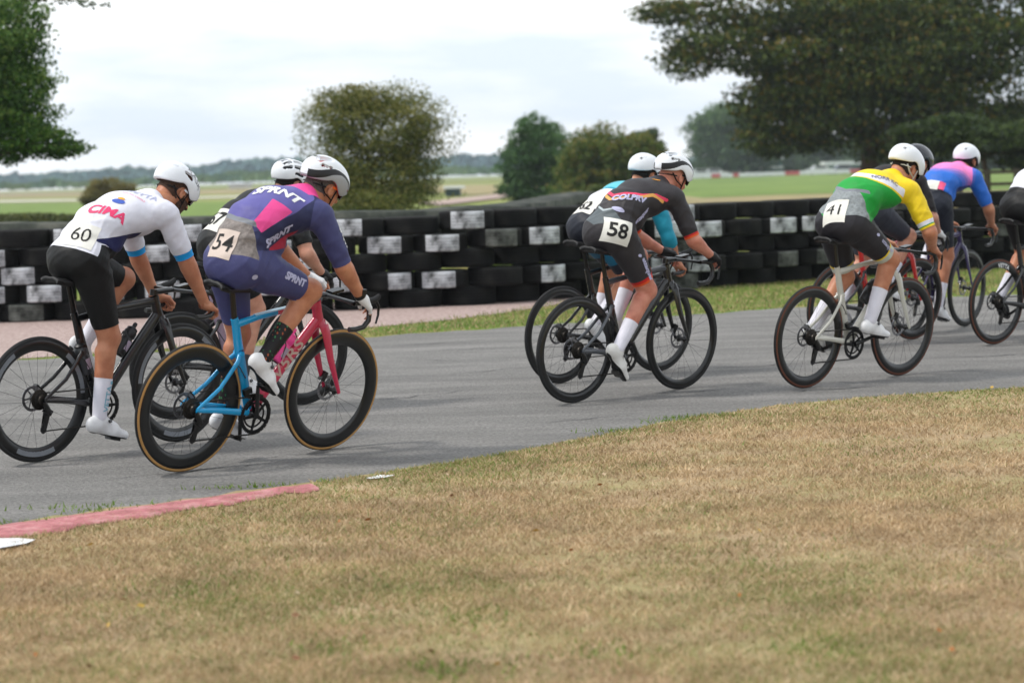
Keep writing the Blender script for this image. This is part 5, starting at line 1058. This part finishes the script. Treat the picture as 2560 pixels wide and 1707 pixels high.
BIKES = {
'A': dict(label='all black bicycle with grey rim lettering ridden by cyclist 60 at the left edge', rim_in=.262, wall='black', paint=dict(main='black'), rim_print=True, barx=.045),
'B': dict(label='blue and rose red bicycle with tan sidewall tyres in the foreground', rim_in=.248, wall='tan', paint=dict(main='blue', down='rose', fade='fade'), top2=True, frame_text=('V5RS', .115, 'sand'), seat_text=('RS', .04, 'navy'), barx=-.03),
'C': dict(label='dark bicycle hidden behind the blue and rose one, wheels showing between the two leaders', rim_in=.262, wall='black', paint=dict(main='lilac', down='black', rear='black')),
'D': dict(label='matt black bicycle with pale grey top tube ridden by cyclist 58', rim_in=.275, wall='black', paint=dict(main='black', top='grey', rear='grey')),
'E': dict(label='black bicycle behind the charcoal rider, ridden by the teal cyclist', rim_in=.275, wall='black', paint=dict(main='black')),
'F': dict(label='off white bicycle with brown walled tyres ridden by the yellow and green cyclist', rim_in=.262, wall='brown', paint=dict(main='bone')),
'G': dict(label='bright red bicycle half hidden behind the off white bicycle', rim_in=.265, wall='brown', paint=dict(main='redbike', rear='black')),
'H': dict(label='dark purple bicycle ridden by the blue and pink cyclist', rim_in=.275, wall='black', paint=dict(main='purple')),
'I': dict(label='black bicycle with white rim lettering and brown tyre walls at the right edge', rim_in=.27, wall='brown', paint=dict(main='black'), rim_text='VETTA', rim_text_a=78),
}
POSE = {'A': (-2.5746, 11.7952, 0.8567, 0.0748), 'B': (-1.7057, 11.2057, 0.829, 0.212), 'C': (-2.1238, 13.7523, 0.717, 0.1156), 'D': (0.3815, 13.9838, 0.7419, 0.086), 'E': (0.3264, 15.3209, 0.7364, 0.0613), 'F': (1.9238, 14.4668, 0.7326, 0.1062), 'G': (2.5588, 17.5376, 0.7094, 0.1158), 'H': (3.3763, 18.6908, 0.8761, 0.0637), 'I': (3.8255, 17.4446, 0.6943, 0.0716)}
def frame_matrix(x, y, h, l):
    F = Vector((math.cos(h), math.sin(h), 0)); s = Vector((math.sin(h), -math.cos(h), 0)); U = Vector((0, 0, math.cos(l)))+s*math.sin(l); L = U.cross(F)
    return Matrix(((F.x, L.x, U.x, x), (F.y, L.y, U.y, y), (F.z, L.z, U.z, .0045), (0, 0, 0, 1)))
OUT = {}
for k in 'ABCDEFGHI':
    x, y, h, l = POSE[k]; M = frame_matrix(x, y, h, l); c = RIDERS[k]; b = BIKES[k]; b['crank'] = c['crank']; b['foot'] = (c['footr'], c['footl'])
    bicycle(k, M, b); OUT[k] = rider(k, M, c); OUT[k]['M'] = M
bottle(OUT['B']['M'], 'pink', 'pink', 'bright pink water bottle with black top band in the rose red down tube cage')
bottle(OUT['D']['M'], 'hotpink', 'black', 'neon coral water bottle in the cage of bicycle 58')
bottle(OUT['F']['M'], 'black', 'black', 'black water bottle with white print in the off white bicycle')
bottle(OUT['A']['M'], 'black', 'black', 'black water bottle in the all black bicycle at left', 0); bottle(OUT['A']['M'], 'charcoal', 'black', 'dark water bottle on the seat tube of the all black bicycle', 1)

# ---- race numbers and lettering on clothes
paper = mat('number_paper', hexc(222, 220, 212), .8, .04, 12, .25, 20); paper2 = mat('number_paper_aged', hexc(206, 190, 180), .8, .04, 12, .25, 20); ink = plain('number_ink', (34, 34, 34), .8)
pw, pb_, ppk, plil, pgrey = [plain('print_'+n, c, .6) for n, c in (('white', (226, 226, 232)), ('blue', (62, 92, 180)), ('pink', (232, 60, 110)), ('lilac2', (176, 176, 206)), ('faint', (170, 174, 200)))]
def number(k, tx, t, y, w, h, size, pm=paper, tilt=0., dy=0):
    R = OUT[k]; c, d, rt = on_back(R, t, y); rt = Vector(rt); d = (Matrix.Rotation(math.radians(tilt), 3, rt.cross(d)) @ d); rt2 = rt
    n = rt.cross(d); rt = (rt-d*rt.dot(d)).normalized(); p = patch('race_number', w, h, c, rt, d, R['bvh'], pm, R['root'], .003, 10); decal('digits', tx, c+rt*dy, rt, d, size, R['bvh'], ink, p, .0048, .004)
def back_text(k, tx, t, y, size, m, bold=.002, shear=0., tilt=0., off=.0028):
    R = OUT[k]; c, d, rt = on_back(R, t, y); d = (Matrix.Rotation(math.radians(tilt), 3, rt.cross(d)) @ d); rt = (rt-d*rt.dot(d)).normalized(); return decal('lettering', tx, c, rt, d, size, R['bvh'], m, R['root'], off, bold, shear)
def limb_text(k, tx, limb, seg, f, size, m, out=(0, -1, 0), bold=.003, shear=.2, flip=False, off=.0030):
    R = OUT[k]; L = R[limb]['r']; a, b = (L['hip'], L['kn']) if limb == 'legs' else (L['sh'], L['el']); a, b = Vector(a), Vector(b); d = (b-a).normalized(); o = Vector(out); o = (o-d*o.dot(d)).normalized(); c = a.lerp(b, f)+o*.06
    rt = d if not flip else -d; up = o.cross(rt); return decal('lettering', tx, c, rt, up, size, R['bvh'], m, R['root'], off, bold, shear)
def at3(k, kind, tx, c, rt, up, size, m, w=0, h=0, bold=.003, shear=.0, off=.003, dy=0.):
    R = OUT[k]; c, rt, up = Vector(c), Vector(rt).normalized(), Vector(up); h_, n_, _, _ = R['bvh'].find_nearest(c); c = h_; n0 = rt.cross(up).normalized(); n_ = n_ if n_.dot(n0) > 0 else -n_; n_ = (n_+n0*.6).normalized(); rt = (rt-n_*rt.dot(n_)).normalized(); up = n_.cross(rt)
    if kind == 'number':
        p = patch('race_number', w, h, c, rt, up, R['bvh'], m, R['root'], .003, 10); return decal('digits', tx, c+rt*dy, rt, up, size, R['bvh'], ink, p, .0048, bold)
    if kind == 'oval': return patch('logo', w, h, c, rt, up, R['bvh'], m, R['root'], off, 6, 'oval')
    return decal('lettering', tx, c, rt, up, size, R['bvh'], m, R['root'], off, bold, shear)
por = plain('print_orange', (236, 160, 40), .6); pgr = plain('print_grey', (110, 108, 130), .6)
at3('A', 'number', '60', (.195, -.105, 1.225), (.42, -.88, -.15), (.75, .25, .6), .115, paper, .175, .15, bold=0)
at3('B', 'number', '54', (.050, -.015, 1.215), (.35, -.93, -.10), (.6, .1, .8), .13, paper2, .15, .155, dy=.0, bold=.001)
number('C', '67', .24, .03, .23, .18, .14); number('E', '62', .18, .03, .18, .15, .11)
at3('D', 'number', '58', (.180, -.172, 1.105), (.94, -.2, -.30), (.6, .1, .78), .125, paper, .175, .155, bold=.003)
at3('F', 'number', '41', (.115, -.035, 1.225), (.3, -.95, .1), (.65, .1, .75), .12, paper, .16, .16, bold=.0)
at3('A', 't', 'CIMA', (.375, -.115, 1.355), (.10, -.085, -.062), (.85, .3, .5), .085, ppk, bold=.003, shear=.25); at3('A', 't', 'VETTA', (.645, -.095, 1.435), (.10, -.17, -.06), (.9, .4, .2), .060, pgrey, bold=.001); at3('A', 't', 'SOUTH COAST', (.575, -.105, 1.43), (.10, -.17, -.06), (.9, .4, .2), .020, ppk, bold=0)
at3('A', 'oval', '', (.465, -.100, 1.41), (.5, -.8, -.2), (.8, .4, .5), 0, pb_, .075, .035); at3('A', 'oval', '', (.490, -.095, 1.418), (.5, -.8, -.2), (.8, .4, .5), 0, por, .042, .018, off=.004)
at3('B', 't', 'SPRNT', (.40, -.050, 1.462), (.10, -.177, -.016), (.9, .4, .3), .085, pw, bold=.004, shear=.25); limb_text('B', 'SPRNT', 'legs', 0, .56, .052, plil, (.1, -1, .25), .003, .25)
at3('B', 't', 'SPRNT', (.345, -.155, 1.243), (.88, -.05, .48), (-.4, .1, .8), .058, plil, bold=.003, shear=.25); limb_text('B', 'SPRNT', 'arms', 0, .50, .042, pw, (.75, -.7, .1), .002, .1)
at3('B', 'oval', '', (.19, -.185, 1.05), (1, 0, .2), (0, 0, 1), 0, plil, .030, .030)
at3('D', 't', 'COLPRV', (.320, -.120, 1.325), (.2, -.08, -.07), (.5, .2, .6), .056, plil, bold=.003, shear=.25); at3('D', 'oval', '', (.215, -.120, 1.255), (.5, -.6, -.3), (.6, .2, .7), 0, plil, .085, .032); at3('D', 'oval', '', (.62, -.06, 1.40), (.5, -.8, -.1), (1, 0, 0), 0, por, .06, .015)
limb_text('D', 'attaquer', 'legs', 0, .64, .050, plil, (.2, -1, .1), .002, .1); at3('D', 't', 'attaquer', (.40, -.165, 1.19), (.75, -.05, .62), (-.6, .1, .75), .040, plil, bold=.002, shear=.2)
R_ = OUT['D']; hp_, kp_ = Vector(R_['legs']['r']['hip']), Vector(R_['legs']['r']['kn'])
at3('D', 'oval', '', hp_.lerp(kp_, .74)+Vector((.05, -.05, .05)), (.6, 0, -.8), (.8, 0, .6), 0, org, .05, .03); at3('D', 'oval', '', hp_.lerp(kp_, .36)+Vector((0, -.1, 0)), (1, 0, -.2), (.2, 0, 1), 0, plil, .034, .020)
limb_text('F', 'attaquer', 'legs', 0, .64, .044, plil, (.05, -1, .25), .001, .1); R_ = OUT['F']; at3('F', 'oval', '', Vector(R_['legs']['r']['hip']).lerp(Vector(R_['legs']['r']['kn']), .36)+Vector((0, -.1, .03)), (1, 0, -.2), (.2, 0, 1), 0, plil, .038, .022)
at3('F', 't', 'NORR KC', (.525, -.135, 1.372), (.16, -.1, -.08), (.7, .4, .5), .042, pgr, bold=.001); at3('E', 't', 'PLEUR', (.40, .0, 1.36), (0, -1, 0), (1, 0, .2), .05, pw, bold=.002)
at3('H', 'number', '', (.20, -.02, 1.31), (.2, -.95, -.1), (.7, .1, .7), .05, paper, .12, .09)
# sock prints
for k, tx, m in (('A', 'VETTA', plain('print_aqua', (120, 176, 196), .6)),):
    L = OUT[k]['legs']['r']; a, b = Vector(L['kn']), Vector(L['ank']); d = (b-a).normalized(); sb = BVHTree.FromPolygons(*[(lambda o: ([v.co for v in o.data.vertices], [tuple(p.vertices) for p in o.data.polygons]))([o for o in OUT[k]['root'].children if o.name.startswith('sock')][0])][0])
    c = a.lerp(b, .76)+Vector((.01, -.045, 0)); decal('lettering', tx, c, d*-1, Vector((0, -1, 0)).cross(d*-1), .048, sb, m, OUT[k]['root'], .002, .001); patch('sock_logo', .022, .022, a.lerp(b, .56)+Vector((.02, -.05, 0)), Vector((1, 0, 0)), Vector((0, 0, 1)), sb, m, OUT[k]['root'], .002, 4, 'oval')
# a black watch on the indigo rider's wrist
A = OUT['B']['arms']['r']; w_ = Vector(A['wr']).lerp(Vector(A['el']), .10); dr = (Vector(A['el'])-Vector(A['wr'])).normalized(); q = dr.to_track_quat('Z', 'Y').to_matrix()
m = MB(); n = 20; V = []; 
for k in range(n):
    for r_, z in ((.031, -.012), (.0335, -.012), (.0335, .012), (.031, .012)): V.append(w_+q @ Vector((r_*math.cos(2*PI*k/n), r_*math.sin(2*PI*k/n), z)))
F = [(k*4+j, k*4+(j+1) % 4, ((k+1) % n)*4+(j+1) % 4, ((k+1) % n)*4+j) for k in range(n) for j in range(4)]; m.add(V, F); m.box(w_+Vector((.0, -.030, .02)), (.03, .016, .028)); m.build('wristwatch', plain('watch_black', (20, 20, 22), .4), OUT['B']['root'])
